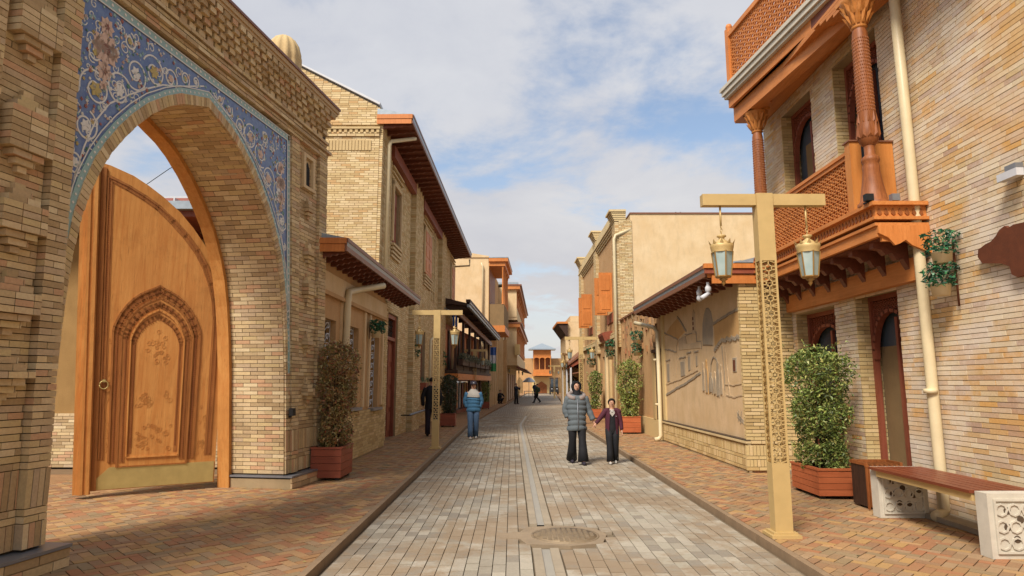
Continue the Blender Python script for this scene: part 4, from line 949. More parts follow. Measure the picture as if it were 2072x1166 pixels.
for u0,u1,zt in ((-.06,.8,8.35),(5.95,6.95,8.9),(12.85,14.3,8.9)):
    for k in range(5): b.box(IF,u0-.02*k,u1+.02*k,-.3,.18+.035*k,zt+.075*k,zt+.075*(k+1)-.006)
    b.box(IF,u0-.12,u1+.12,-.3,.40,zt+.375,zt+.46)
for k in range(4): b.box(IF,0,14.2,-.2,.05+.05*k,8.1+.1*k,8.19+.1*k)
b.box(IF,.8,5.9,-.3,.12,8.5,8.9); b.box(IF,7.0,12.8,-.3,.12,8.5,8.95); b.box(IF,.8,14,-.02,.12,3.55,3.7); b.box(IF,.8,14,-.02,.08,3.75,3.8); b.build('cornice',M['tan_brick'],ih)
for u in (2.0,9.0):
    for uu,ww in ((u-.08,.6),(u+1.42,.6)):
        s_=slab('shutter',M['wood_orange'],ih,IF,uu,uu+.06,.02,ww,4.75,6.5)
        for z in (4.85,5.7): slab('shutter_panel',M['wood_orange'],s_,IF,uu-.02,uu,.12,ww-.1,z,z+.7)
    slab('window',M['glass'],ih,IF,u,u+1.4,-.3,-.25,4.75,6.5); slab('window_surround',M['wood_red'],ih,IF,u-.1,u+1.5,.0,.04,4.3,4.7)
for u in (4.5,8.0): slab('doorway',M['wood_dark'],ih,IF,u,u+.9,-.3,-.25,0,2.9)
cn=MB().prof(IF,[(0,3.4),(.35,3.5),(.45,3.75),(.45,3.85),(0,3.95)],2.2,3.6); cn.build('door_hood',M['wood_red'],ih)
for u in (1.0,2.6,3.7,6.3): slab('brick_pier',M['tan_brick'],ih,IF,u,u+.35,.0,.1,0,3.5)
pipe('downpipe','tall cream downpipe climbing the corner of the pilaster house',[(4.95,26,8.0),(4.3,25.9,7.72),(4.24,25.9,7.55),(4.24,25.9,.2)],.06)
# rough brick low house
JF=RFr(4.42,18.7,4.45,25.95); jh=thing('studded_wall_house','low plaster house wall studded with small reddish projecting bricks','house',(4.5,22,0))
slab('wall',M['plaster_tan'],jh,JF,0,7.25,-.3,0,0,4.15); slab('roof',M['roof_metal'],jh,WF,4.75,10.4,18.8,25.9,4.0,4.12)
slab('base',M['yellow_brick'],jh,JF,0,7.25,.0,.05,0,.55); slab('coping',M['fascia'],jh,JF,-.02,7.27,-.34,.06,4.15,4.22)
MB().prism(Fr(0,19.5,1,0,0,-1),[(4.6,4.2),(6.2,4.2),(6.2,4.75),(5.4,4.75)],-2,0).build('skylight',M['roof_metal'],jh)
for k in range(70):
    u=RND.uniform(.6,7.0); z=RND.uniform(2.6,4.0)
    if z>2.5+.0*u: slab('stud_brick',M['pave_brick'],jh,JF,u,u+.07,.0,.06,z,z+.2)
dd=slab('door',M['wood_dark'],jh,JF,.35,1.0,.0,.02,0,2.55); slab('door_jamb',M['yellow_brick'],jh,JF,1.05,1.35,.0,.06,.56,2.6); slab('door_lintel',M['wood_dark'],jh,JF,.3,1.1,.0,.12,2.56,2.66)
# ---------------------------------------------------------------- mural house (right)
KF=RFr(4.46,12.25,4.40,18.65); kh=thing('mural_house','low house with a plaster relief mural of an old town under a brown eave','house',(4.5,15,0))
slab('wall',M['plaster_mural'],kh,KF,0,6.4,-.35,0,0,3.85)
slab('side_wall',M['mortar_light'],kh,WF,4.47,5.4,12.255,12.6,0,3.85)
V=[(.09,.22),(.26,.50)]
KS=Fr(4.38,12.24,1,0,0,-1); cs=courses(.52,3.75,.066,rz(.0,1.02),n=.03,gap=.012,L=.3)+courses(.04,.5,.066,rz(-.02,1.02),n=.05,gap=.01,vert=[(.106,.24),(.306,.50)]); lay(KS,cs,.0,kh,M['yellow_brick'],160); cs=courses(.6,3.75,.066,rz(-.02,.12),n=.055,gap=.012); lay(KF,cs,.0,kh,M['yellow_brick'],0)
cs=courses(.04,.52,.066,rz(-.05,6.4),n=.07,gap=.01,vert=[(.106,.24),(.306,.50)]); lay(KF,cs,.0,kh,M['yellow_brick'],140)
b=MB().box(KF,-.0,.11,.0,.04,.52,3.75).box(KF,-.05,6.4,.0,.055,0,.52); b.build('brick_backing',M['mortar_light'],kh)
slab('base_moulding',M['tan_brick'],kh,KF,-.06,6.4,.0,.1,.53,.57); slab('base_moulding',M['mortar'],kh,KF,-.05,6.4,.0,.085,.575,.6)
slab('end_strip',M['yellow_brick'],kh,KF,6.15,6.4,.0,.05,.6,3.7)
# relief
def rel(poly,d,mat='relief',name='relief_shape'): MB().prism(KF,poly,.0,d*.6).build(name,M[mat],kh)
R3=random.Random(3)
def line(pts,w,d,mat,name='relief_line'):
    m_=MB(); q=[]
    for p0,p1 in zip(pts,pts[1:]):
        n_=max(1,int(math.hypot(p1[0]-p0[0],p1[1]-p0[1])/.12)); q+=[(p0[0]+(p1[0]-p0[0])*i/n_+R3.uniform(-.008,.008),p0[1]+(p1[1]-p0[1])*i/n_+R3.uniform(-.012,.012)) for i in range(n_)]
    q.append(pts[-1]); band(q,w,.0,d,m_,KF); m_.build(name,M[mat],kh)
def bev(poly,d,mat,name):
    """low relief with sloping sides"""
    cx=sum(p[0] for p in poly)/len(poly); cz=sum(p[1] for p in poly)/len(poly); k=len(poly); ins=[(p[0]+(cx-p[0])*.09,p[1]+(cz-p[1])*.06) for p in poly]
    m_=MB(); m_.add([KF.P(u,0,z) for u,z in poly]+[KF.P(u,d,z) for u,z in ins],[tuple(range(k,2*k))]+[(i,(i+1)%k,k+(i+1)%k,k+i) for i in range(k)]); m_.build(name,M[mat],kh)
bev([(1.76,2.91),(.13,3.08),(.13,2.55),(.87,2.56),(1.39,2.55),(1.75,2.38)],.012,'relief_warm','relief_wall')
line([(1.82,2.93),(1.2,3.0),(.13,3.10)],.055,.022,'relief_dark','relief_roof')
bev([(2.6,2.5),(2.53,3.0),(2.40,3.2),(2.24,3.34),(2.05,3.33),(1.9,3.22),(1.8,3.0),(1.84,2.45)],.02,'relief_dark','relief_tower')
bev([(3.38,2.83),(3.30,3.32),(3.2,3.42),(3.1,3.32),(3.12,2.8)],.016,'relief','relief_minaret')
for z in (2.92,3.04,3.16): bev([(3.30,z),(3.20,z),(3.20,z+.08),(3.30,z+.08)],.021,'rust','relief_window')
bev([(6.1,3.0),(5.5,3.2),(4.66,3.37),(4.2,3.15),(3.92,2.96),(4.75,2.8),(5.6,2.95)],.014,'relief_warm','relief_gable')
line([(4.66,3.38),(4.3,3.18),(3.9,2.95)],.05,.02,'relief_dark','relief_roof')
line([(6.12,3.08),(5.61,2.97),(4.75,2.80)],.035,.018,'relief_dark','relief_roof'); line([(6.12,2.6),(5.67,2.56),(4.88,2.47)],.03,.016,'relief_dark','relief_roof')
line([(4.9,2.47),(4.85,2.62),(4.72,2.75)],.03,.014,'relief','relief_line')
bev([(4.7,2.78),(4.0,2.84),(3.93,2.62),(2.69,2.6),(2.69,2.45),(4.68,2.5)],.01,'relief','relief_wall')
line([(4.0,2.86),(3.06,2.86),(3.05,2.63),(2.69,2.61),(2.68,2.44)],.025,.014,'relief_dark','relief_line')
for u0,u1,z0,z1 in ((5.66,6.02,1.66,2.25),(4.1,4.6,1.8,2.27),(3.62,3.88,1.93,2.37),(3.02,3.22,2.02,2.36)):
    bev([(u1,z0),(u0,z0+.03),(u0,z1),(u1,z1)],.006,'relief','relief_doorway'); bev([(u1-.05,z0),(u0+.06,z0+.03),(u0+.06,z1-.07),(u1-.05,z1-.07)],.012,'relief_dark','relief_door'); line([(u1+.05,z1+.02),(u0-.06,z1+.04)],.03,.018,'relief_dark','relief_lintel')
for u in (5.3,5.05,4.85,3.45,3.3): line([(u,1.85+(5.4-u)*.05),(u+.02,2.42)],.018,.010,'relief','relief_line')
line([(6.14,1.32),(4.76,1.54),(3.8,1.69),(2.86,1.88)],.055,.016,'relief_dark','relief_kerb'); line([(6.12,1.6),(4.6,1.75),(3.05,1.95)],.022,.014,'relief','relief_kerb')
# broken tile eave on the right
rr_=MB(); 
for k in range(17):
    t_=k/16; u=1.72-1.58*t_; z=(2.36+min(1,t_*4)*.16) if t_<.25 else 2.53-.02*math.sin(k*2.1)
    rr_.prism(KF,[(u+.06,z-.035),(u-.05,z-.03),(u-.045,z+.03+.02*math.sin(k)),(u+.0,z+.055),(u+.06,z+.02)],.0,.022)
rr_.build('relief_tiles',M['relief_dark'],kh)
bev([(.70,1.86),(.48,1.86),(.46,2.15),(.68,2.15)],.012,'relief_dark','relief_window'); bev([(.655,1.88),(.53,1.88),(.52,2.11),(.64,2.11)],.018,'rust','relief_window')
line([(1.21,1.62),(.7,1.60),(.24,1.64)],.02,.012,'relief','relief_line'); line([(1.17,1.4),(.7,1.36),(.2,1.42)],.03,.010,'relief','relief_line')
line([(1.1,2.4),(1.02,1.9),(.95,1.38)],.04,.014,'relief','relief_line'); line([(1.28,2.4),(1.2,1.9),(1.22,1.5)],.025,.012,'relief_dark','relief_line')
line([(2.08,1.86),(2.05,2.07),(1.93,2.17),(1.82,2.21),(1.68,2.16),(1.58,2.06),(1.6,1.86)],.03,.016,'relief_dark','relief_arch')
for (u,z0,h,w,mat) in ((2.62,1.42,.72,.2,'relief'),(2.38,1.38,.82,.2,'relief_warm'),(2.1,1.4,.5,.3,'relief_dark'),(1.82,1.36,.55,.22,'relief'),(1.62,1.33,.78,.2,'relief_dark'),(1.4,1.36,.7,.16,'relief')):
    bev([(u+w*.5,z0),(u+w*.56,z0+h*.3),(u+w*.36,z0+h*.7),(u+w*.2,z0+h*.8),(u+w*.2,z0+h*.95),(u,z0+h),(u-w*.2,z0+h*.93),(u-w*.2,z0+h*.8),(u-w*.4,z0+h*.66),(u-w*.52,z0+h*.25),(u-w*.3,z0),(u,z0+.08)],.02,mat,'relief_figure')
    for q in range(4): line([(u-w*.3+q*w*.18,z0+.06),(u-w*.22+q*w*.14,z0+h*.4),(u-w*.12+q*w*.07,z0+h*.72)],.012,.026,'relief_dark','relief_fold')
for k in range(9): line([(R3.uniform(.2,.6),R3.uniform(.85,.95)),(R3.uniform(.15,.7),R3.uniform(.98,1.12))],.02,.008,'relief_dark','relief_line')
eave(KF,-.02,6.9,.68,3.72,kh,step=.42,rise=.1,th=.2)
MB().box(KF,-.10,-.062,-.55,.60,3.55,3.72).build('end_board',M['wood_orange'],kh); MB().box(KF,-.13,-.07,-.75,.74,3.74,3.83).build('end_board',M['wood_red'],kh)
MB().box(KF,-.16,-.07,-.8,.76,3.84,3.93).build('end_board',M['wood_orange'],kh); MB().prism(Fr(0,12.1,1,0,0,-1),[(4.3,3.95),(5.35,3.95),(5.35,4.22)],-.3,.0).build('roof_slope',M['roof_metal'],kh)
pipe('downpipe','cream downpipe with a kinked foot at the end of the mural wall',[KF.P(7.6,.55,3.5),KF.P(6.7,.16,3.28),KF.P(6.42,.14,3.1),KF.P(6.40,.14,.16),KF.P(6.40,.2,.07),KF.P(6.4,.32,.05)],.06)
for (u,n_,z,lab) in ((.9,.55,3.42,'white security camera dome under the mural house eave, left of the lamp'),(.1,.62,3.38,'white bullet security camera under the mural house eave, beside the lamp')):
    p=KF.P(u,n_,z); o=thing('security_camera',lab,'camera',p); MB().lathe((p[0],p[1],p[2]+.02),[(.03,.0),(.06,.03),(.06,.1),(.03,.14),(.03,.2)],12).build('mount',M['white'],o)
    if 'dome' in lab: MB().lathe((p[0],p[1],p[2]-.1),[(.0,0),(.05,.02),(.065,.07),(.05,.12)],12).build('housing',M['white'],o)
    else: MB().tube([(p[0]-.16,p[1]-.1,p[2]-.1),(p[0]+.02,p[1]+.02,p[2]+.0)],.045,10).build('housing',M['white'],o)
# ---------------------------------------------------------------- large brick house with the carved balcony (right)
NF=RFr(5.4,-3,5.4,14); nh=thing('balcony_house','large cream brick house on the right with a carved orange timber balcony','house',(5.5,8,0))
o_=3.0
NH=[(8.85+o_,9.95+o_,0,2.97),(10.6+o_,12.05+o_,0,2.92),(8.82+o_,10.1+o_,4.45,6.88),(10.9+o_,12.15+o_,4.45,6.92)]
wall_body(NF,0,16.05,0,7.15,-.46,0,NH).build('wall',M['mortar_light'],nh)
wall_body(NF,0,11.55,7.15,11,-.46,0,[]).build('upper_wall',M['mortar_light'],nh)
cs=courses(0,7.15,.060,holes_rows(5.0,16.05,NH),n=.009,gap=.008,L=.27,jit=.0025)+courses(7.15,8.6,.06,holes_rows(8,11.55,[]),n=.009,gap=.008,L=.27)
lay(NF,cs,.0,nh,M['cream_brick'],300)
# brick reveals of the openings (far jambs face the camera)
hs=[]
for (a,b_,c,d) in NH:
    z=c;k=0
    while z<d-.02:
        zb=min(z+.06,d)
        for n0,n1 in (((-.45,-.22),(-.22,.012)) if k%2 else ((-.45,-.33),(-.33,-.1),(-.1,.012))):
            P=NF.P; hs.append([P(b_-.014,n0+.004,z+.004),P(b_+.02,n0+.004,z+.004),P(b_+.02,n1-.004,z+.004),P(b_-.014,n1-.004,z+.004),P(b_-.014,n0+.004,zb-.004),P(b_+.02,n0+.004,zb-.004),P(b_+.02,n1-.004,zb-.004),P(b_-.014,n1-.004,zb-.004)])
        z=zb;k+=1
lay_hex(hs,nh,M['yellow_brick'],0)
def arch_screen(a,b_,c,d,back,lat):
    """timber arched screen with pierced spandrels, deep in the opening"""
    w=slab('door' if c==0 else 'window',M['glass'],nh,NF,a,b_,-.36,-.33,c,d); m_=(a+b_)/2; hw=(b_-a)/2-.07; zs=d-.95
    op=[(m_-hw,zs)]+[(m_-hw*math.cos(t*PI/16)**.8,zs+.62*math.sin(t*PI/16)+.08*t/8) for t in range(1,9)]; op=op+[(2*m_-x,z) for x,z in reversed(op[:-1])]
    fm=MB(); fm.box(NF,a,a+.07,-.27,-.19,c,d); fm.box(NF,b_-.07,b_,-.27,-.19,c,d); fm.box(NF,a+.07,b_-.07,-.27,-.19,d-.07,d)
    band(op,.05,-.27,-.18,fm,NF); fm.build('door_frame' if c==0 else 'window_frame',M['wood_red'],w)
    lt=MB(); 
    n=14
    for i in range(n):
        for j in range(n):
            u=a+.07+(b_-a-.14)*(i+.5)/n; z=d-.95+.88*(j+.5)/n; du=(u-m_)/hw; zo=interp([(abs(x-m_),zz) for x,zz in op[len(op)//2:]],abs(u-m_))
            if z>zo+.02:
                s=.035; lt.prism(NF,[(u-s,z),(u-s+.012,z+.012),(u+s,z-s*2+.04),(u+s-.012,z-s*2+.03)],-.245,-.225); lt.prism(NF,[(u-s,z-.04),(u-s+.012,z-.05),(u+s,z+.02),(u+s-.012,z+.03)],-.245,-.225)
    lt.build('screen_lattice',M['wood_red'],w); sp_=MB(); sp_.strip(NF,[(u,d-.07) for u,z in op],op,-.26,-.25); sp_.build('spandrel',M['wood_carved'],w)
    slab('mullion',M['wood_red'],w,NF,m_-.03,m_+.03,-.325,-.275,c,zs+.6)
for i,h in enumerate(NH): arch_screen(*h,-.6,.8)
slab('curtain',M['plaster_dark'],nh,NF,NH[0][0]+.35,NH[0][1]-.05,-.328,-.31,0,2.2); slab('curtain',M['plaster_dark'],nh,NF,NH[3][0]+.2,NH[3][1]-.3,-.328,-.31,4.45,6.2)
slab('inner_wall',M['dark'],nh,NF,5,16,-1.0,-.65,0,7.1)
MB().box(NF,15.6,16.08,-3,-.47,0,7.15).build('end_wall',M['plaster_tan'],nh)
slab('step',M['concrete'],nh,NF,10.2,15.4,.0,.3,0,.06)
# balcony
YF=Fr(5.4,0,0,1,-1,0)      # u = world y, n = towards the street
by0,by1,pn=8.05,12.25,.68
bal=MB().box(YF,by0,by1,.015,pn,3.78,3.93).build('balcony',M['wood_orange_y'],nh)
b=MB(); b.box(YF,by0-.06,by1+.06,.016,pn+.06,3.93,3.98); b.box(YF,by0-.03,by1+.03,.016,pn+.03,3.66,3.70); b.box(YF,by0-.05,by1+.05,.016,pn+.05,3.74,3.78); b.build('balcony_moulding',M['wood_orange_y'],bal)
b=MB(); b.box(YF,by0+.0,by1,pn-.06,pn,3.52,3.66); b.box(YF,by0,by0+.05,.016,pn-.06,3.46,3.66); b.build('balcony_fascia',M['wood_orange_y'],bal)
MB().prism(Fr(5.4,by0-.02,-1,0,0,-1),[(.016,3.66),(.68,3.66),(.68,3.56),(.56,3.50),(.48,3.40),(.42,3.42),(.34,3.47),(.26,3.40),(.12,3.34),(.016,3.3)],-.02,.02).build('end_bracket',M['wood_orange'],bal)
b=MB(); zz=random.Random(9)
for i in range(46):
    u=by0+.06+i*.09; b.prism(YF,[(u,3.83),(u+.03,3.80),(u+.06,3.83),(u+.03,3.90)],pn,pn+.012)
for i in range(7):
    u=.06+i*.09; b.prism(Fr(5.4,by0,-1,0,0,-1),[(u,3.83),(u+.03,3.80),(u+.06,3.83),(u+.03,3.90)],.0,.012)
b.build('carved_frieze',M['wood_carved'],bal,'stuff')
slab('soffit',M['wood_red_y'],bal,YF,by0+.05,by1-.02,.016,pn-.07,3.50,3.53)
slab('wall_beam',M['wood_orange_y'],nh,YF,by0+.1,12.15,.016,.14,2.98,3.28)
for k in range(8):
    u=by0+.25+k*.53; MB().prof(YF,[(.14,3.5),(pn-.08,3.5),(pn-.08,3.42),(.5,3.40),(.44,3.33),(.36,3.36),(.3,3.26),(.22,3.28),(.14,3.14)],u,u+.1).build('bracket',M['wood_red_y'],nh)
# railing with pierced panel
rl=MB(); ry0,ry1=8.75,12.2; rl.box(YF,ry0,ry1,pn-.16,pn-.08,4.82,4.88); rl.box(YF,ry0,ry1,pn-.15,pn-.09,3.98,4.04); rl.box(YF,ry0,ry0+.09,pn-.155,pn-.085,4.04,4.82); rl.box(YF,ry1-.09,ry1,pn-.155,pn-.085,4.04,4.82); rl.box(YF,ry0,ry1,pn-.18,pn-.06,4.88,4.93)
rl.build('railing',M['wood_orange_y'],nh)
def pierced(fr,u0,u1,z0,z1,n0,n1,cell,mb):
    """hexagon-and-star screen made of crossing bars"""
    nu=max(1,round((u1-u0)/cell)); nz=max(1,round((z1-z0)/cell)); cu,cz=(u1-u0)/nu,(z1-z0)/nz; w=cell*.16
    def bar(a,c): 
        dx,dz=c[0]-a[0],c[1]-a[1]; l=math.hypot(dx,dz); px,pz=-dz/l*w/2,dx/l*w/2
        mb.hexa([fr.P(a[0]+px,n0,a[1]+pz),fr.P(a[0]-px,n0,a[1]-pz),fr.P(c[0]-px,n0,c[1]-pz),fr.P(c[0]+px,n0,c[1]+pz),fr.P(a[0]+px,n1,a[1]+pz),fr.P(a[0]-px,n1,a[1]-pz),fr.P(c[0]-px,n1,c[1]-pz),fr.P(c[0]+px,n1,c[1]+pz)])
    for i in range(nu):
        for j in range(nz):
            x,z=u0+i*cu,z0+j*cz; m_=(x+cu/2,z+cz/2); r=.27
            h=[(m_[0]+cu*r*math.cos(k*PI/3),m_[1]+cz*r*math.sin(k*PI/3)) for k in range(6)]
            for k in range(6): bar(h[k],h[(k+1)%6])
            for k,e in enumerate([(x+cu,z+cz/2),(x+cu,z+cz),(x,z+cz),(x,z+cz/2),(x,z),(x+cu,z)]): bar(h[k],e)
pm=MB(); pierced(YF,ry0+.09,ry1-.09,4.04,4.82,pn-.135,pn-.105,.125,pm); pm.build('railing_lattice',M['wood_orange_y'],nh,'stuff')
slab('railing_backing',M['wood_carved'],nh,YF,ry0+.09,ry1-.09,pn-.15,pn-.145,4.04,4.82)
for (u,n0,n1,zt) in ((8.60,pn-.2,pn-.04,5.02),): slab('corner_post',M['wood_pale'],nh,YF,u,u+.14,n0,n1,3.98,zt); slab('post_cap',M['fascia'],nh,YF,u-.02,u+.16,n0-.02,n1+.02,zt,zt+.02)
slab('end_panel',M['wood_pale'],nh,YF,8.62,8.68,.02,.32,3.98,5.02); slab('panel_cap',M['fascia'],nh,YF,8.60,8.70,.015,.34,5.02,5.04)
def column(y,zb,zt):
    cx=5.4-pn+.13; c=(cx,y,zb); h=zt-zb
    col_=MB().lathe(c,[(.075,.85),(.115,.90),(.135,1.0),(.13,1.1),(.105,1.22),(.11,1.35),(.10,h-.5),(.085,h-.42)],20).build('column',M['wood_carved'],nh)
    MB().lathe(c,[(.20,0),(.20,.04),(.17,.07),(.13,.3),(.105,.5),(.11,.55),(.095,.6),(.115,.63),(.11,.68),(.065,.72),(.07,.85)],20).build('base',M['wood_carved'],col_)
    b=MB()
    for i in range(26):
        for j in range(int((h-1.85)/.05)):
            a=2*PI*(i+.5*(j%2))/26; z=zb+1.34+j*.05; r=.109-.008*j*.05/(h-1.8)
            s=.011; p=lambda da,dz,dr: (cx+(r+dr)*math.cos(a+da),y+(r+dr)*math.sin(a+da),z+dz)
            b.add([p(-.09,0,0),p(0,-.017,0),p(.09,0,0),p(0,.017,0),p(0,0,.009)],[(0,1,4),(1,2,4),(2,3,4),(3,0,4)])
    for i in range(10):
        a=2*PI*i/10
        for z0,z1,r0,w in ((.95,1.2,.132,.26),(1.15,1.33,.112,.22)): 
            p=lambda da,z,dr: (cx+(r0+dr)*math.cos(a+da),y+(r0+dr)*math.sin(a+da),zb+z)
            b.add([p(-w,z0,0),p(w,z0,0),p(0,z1,.0),p(0,z0+.04,.02)],[(0,1,3),(1,2,3),(2,0,3)])
    b.build('carving',M['wood_carved'],col_,'stuff')
    cp=MB().lathe((cx,y,zt-.42),[(.085,0),(.11,.02),(.09,.05),(.11,.07),(.12,.18),(.2,.36),(.22,.40),(.22,.42)],20).build('capital',M['wood_pale'],col_)
    b=MB()
    for r_ in range(2):
        for i in range(12):
            a=2*PI*(i+.5*r_)/12; z0=zt-.36+.14*r_; r0=.115+.03*r_
            pt=lambda da,z,r: (cx+r*math.cos(a+da),y+r*math.sin(a+da),z)
            b.add([pt(-.18,z0,r0),pt(.18,z0,r0),pt(.2,z0+.12,r0+.04),pt(-.2,z0+.12,r0+.04),pt(0,z0+.17,r0+.09),pt(0,z0+.08,r0+.045)],[(0,1,5),(1,2,5),(2,4,5),(4,3,5),(3,0,5)])
    b.build('leaves',M['wood_pale'],cp,'stuff')
    MB().box(WF,cx-.2,cx+.2,y-.2,y+.2,zt,zt+.05).build('abacus',M['wood_pale'],col_)
column(8.28,3.98,6.95); column(12.02,3.98,6.95)
# roof terrace: skewed edge
RF2=Fr(4.45,12.45,.115,-1,-1,-.115)     # u runs back towards the camera
slab('terrace_beam',M['wood_orange_y'],nh,RF2,.0,6.5,-.35,-.12,6.95,7.25)
MB().box(RF2,0,6.5,-.9,-.02,7.25,7.44).build('terrace_fascia',M['wood_orange_y'],nh)
b=MB(); b.box(RF2,-.04,6.5,-.9,.05,7.44,7.50); b.box(RF2,-.07,6.5,-.9,.09,7.51,7.60); b.box(RF2,-.1,6.5,-.9,.12,7.61,7.68); b.build('terrace_cornice',M['stone_white'],nh)
slab('terrace_soffit',M['wood_orange_y'],nh,YF,6,13,-.5,.62,7.152,7.24); MB().hexa([(5.39,4,7.25),(4.62,12.4,7.25) if 0 else (5.30,4,7.25),(4.55,12.4,7.25),(5.39,12.4,7.25),(5.39,4,7.43),(5.30,4,7.43),(4.55,12.4,7.43),(5.39,12.4,7.43)]).build('terrace_slab',M['wood_red_y'],nh)
slab('terrace_rail',M['wood_orange_y'],nh,RF2,.15,6.5,-.10,-.03,7.69,7.78); slab('terrace_rail',M['wood_orange_y'],nh,RF2,.15,6.5,-.12,-.01,8.75,8.85)
slab('terrace_post',M['wood_orange'],nh,RF2,.02,.15,-.14,.0,7.69,8.95); p=RF2.P(.085,-.07,8.95); MB().lathe(p,[(.05,0),(.07,.05),(.05,.1),(.0,.13)],12).build('post_finial',M['wood_orange'],nh)
pm=MB(); pierced(RF2,.15,5.0,7.78,8.75,-.08,-.05,.16,pm); pm.build('terrace_lattice',M['wood_orange_y'],nh,'stuff')
# stepped bracket blocks over the columns
for y in (8.28,12.02):
    for k in range(4):
        w=.34+.2*k
        slab('bracket_block',M['wood_orange_y'],nh,YF,(y-.1 if y>10 else y-.1)-w*.0,y+.1+w if y<10 else y+.1,pn-.27,pn-.02,6.98+.0*k+.055*k,7.03+.055*k) if y<10 else slab('bracket_block',M['wood_orange_y'],nh,YF,y-.1-w,y+.1,pn-.27,pn-.02,6.98+.055*k,7.03+.055*k)
for (y,x,lab) in ((8.13,4.66,'small dark floodlight left of the near balcony column foot'),(8.13,5.0,'small dark floodlight right of the near balcony column foot')):
    o=thing('floodlight',lab,'light',(x,y,3.98)); MB().box(WF,x-.05,x+.05,y-.1,y-.02,4.0,4.09).build('housing',M['metal_grey'] if x>4.8 else M['black'],o); MB().box(WF,x-.02,x+.02,y-.04,y+.04,3.98,4.0).build('foot',M['black'],o)
pipe('downpipe','thick cream downpipe on the large cream brick wall at right',[(5.22,8.05,8.4),(5.27,8.1,5.0),(5.29,8.12,.5),(5.29,8.12,.12),(5.24,8.1,.07),(5.10,7.98,.06)],.066,seg=16)
# rusty ornament: a horse head cut from metal sheet, partly out of the frame
b=MB(); hp=[(7.14,3.07),(7.12,3.15),(7.0,3.19),(6.92,3.20),(6.84,3.245),(6.78,3.30),(6.70,3.325),(6.66,3.29),(6.58,3.31),(6.45,3.30),(6.3,3.32),(6.2,3.2),(6.25,3.0),(6.42,2.86),(6.5,2.76),(6.6,2.745),(6.68,2.79),(6.70,2.88),(6.80,2.93),(6.95,2.96),(7.08,2.985)]
o=thing('wall_ornament','rusty metal animal silhouette mounted on the cream brick wall','ornament',(5.35,6.7,3.0))
b.prism(YF,hp,.05,.09); b.build('silhouette',M['rust'],o)
MB().box(YF,6.6,6.64,.015,.05,3.0,3.04).box(YF,6.9,6.94,.015,.05,3.0,3.04).build('fixing',M['black'],o)
o=thing('security_camera','white boxy security camera high on the cream brick wall at the right edge','camera',(5.35,6.5,3.85)); MB().box(YF,6.45,6.6,.015,.1,3.83,3.95).build('mount',M['metal_grey'],o); MB().box(YF,6.35,6.62,.1,.18,3.78,3.86).build('housing',M['white'],o)
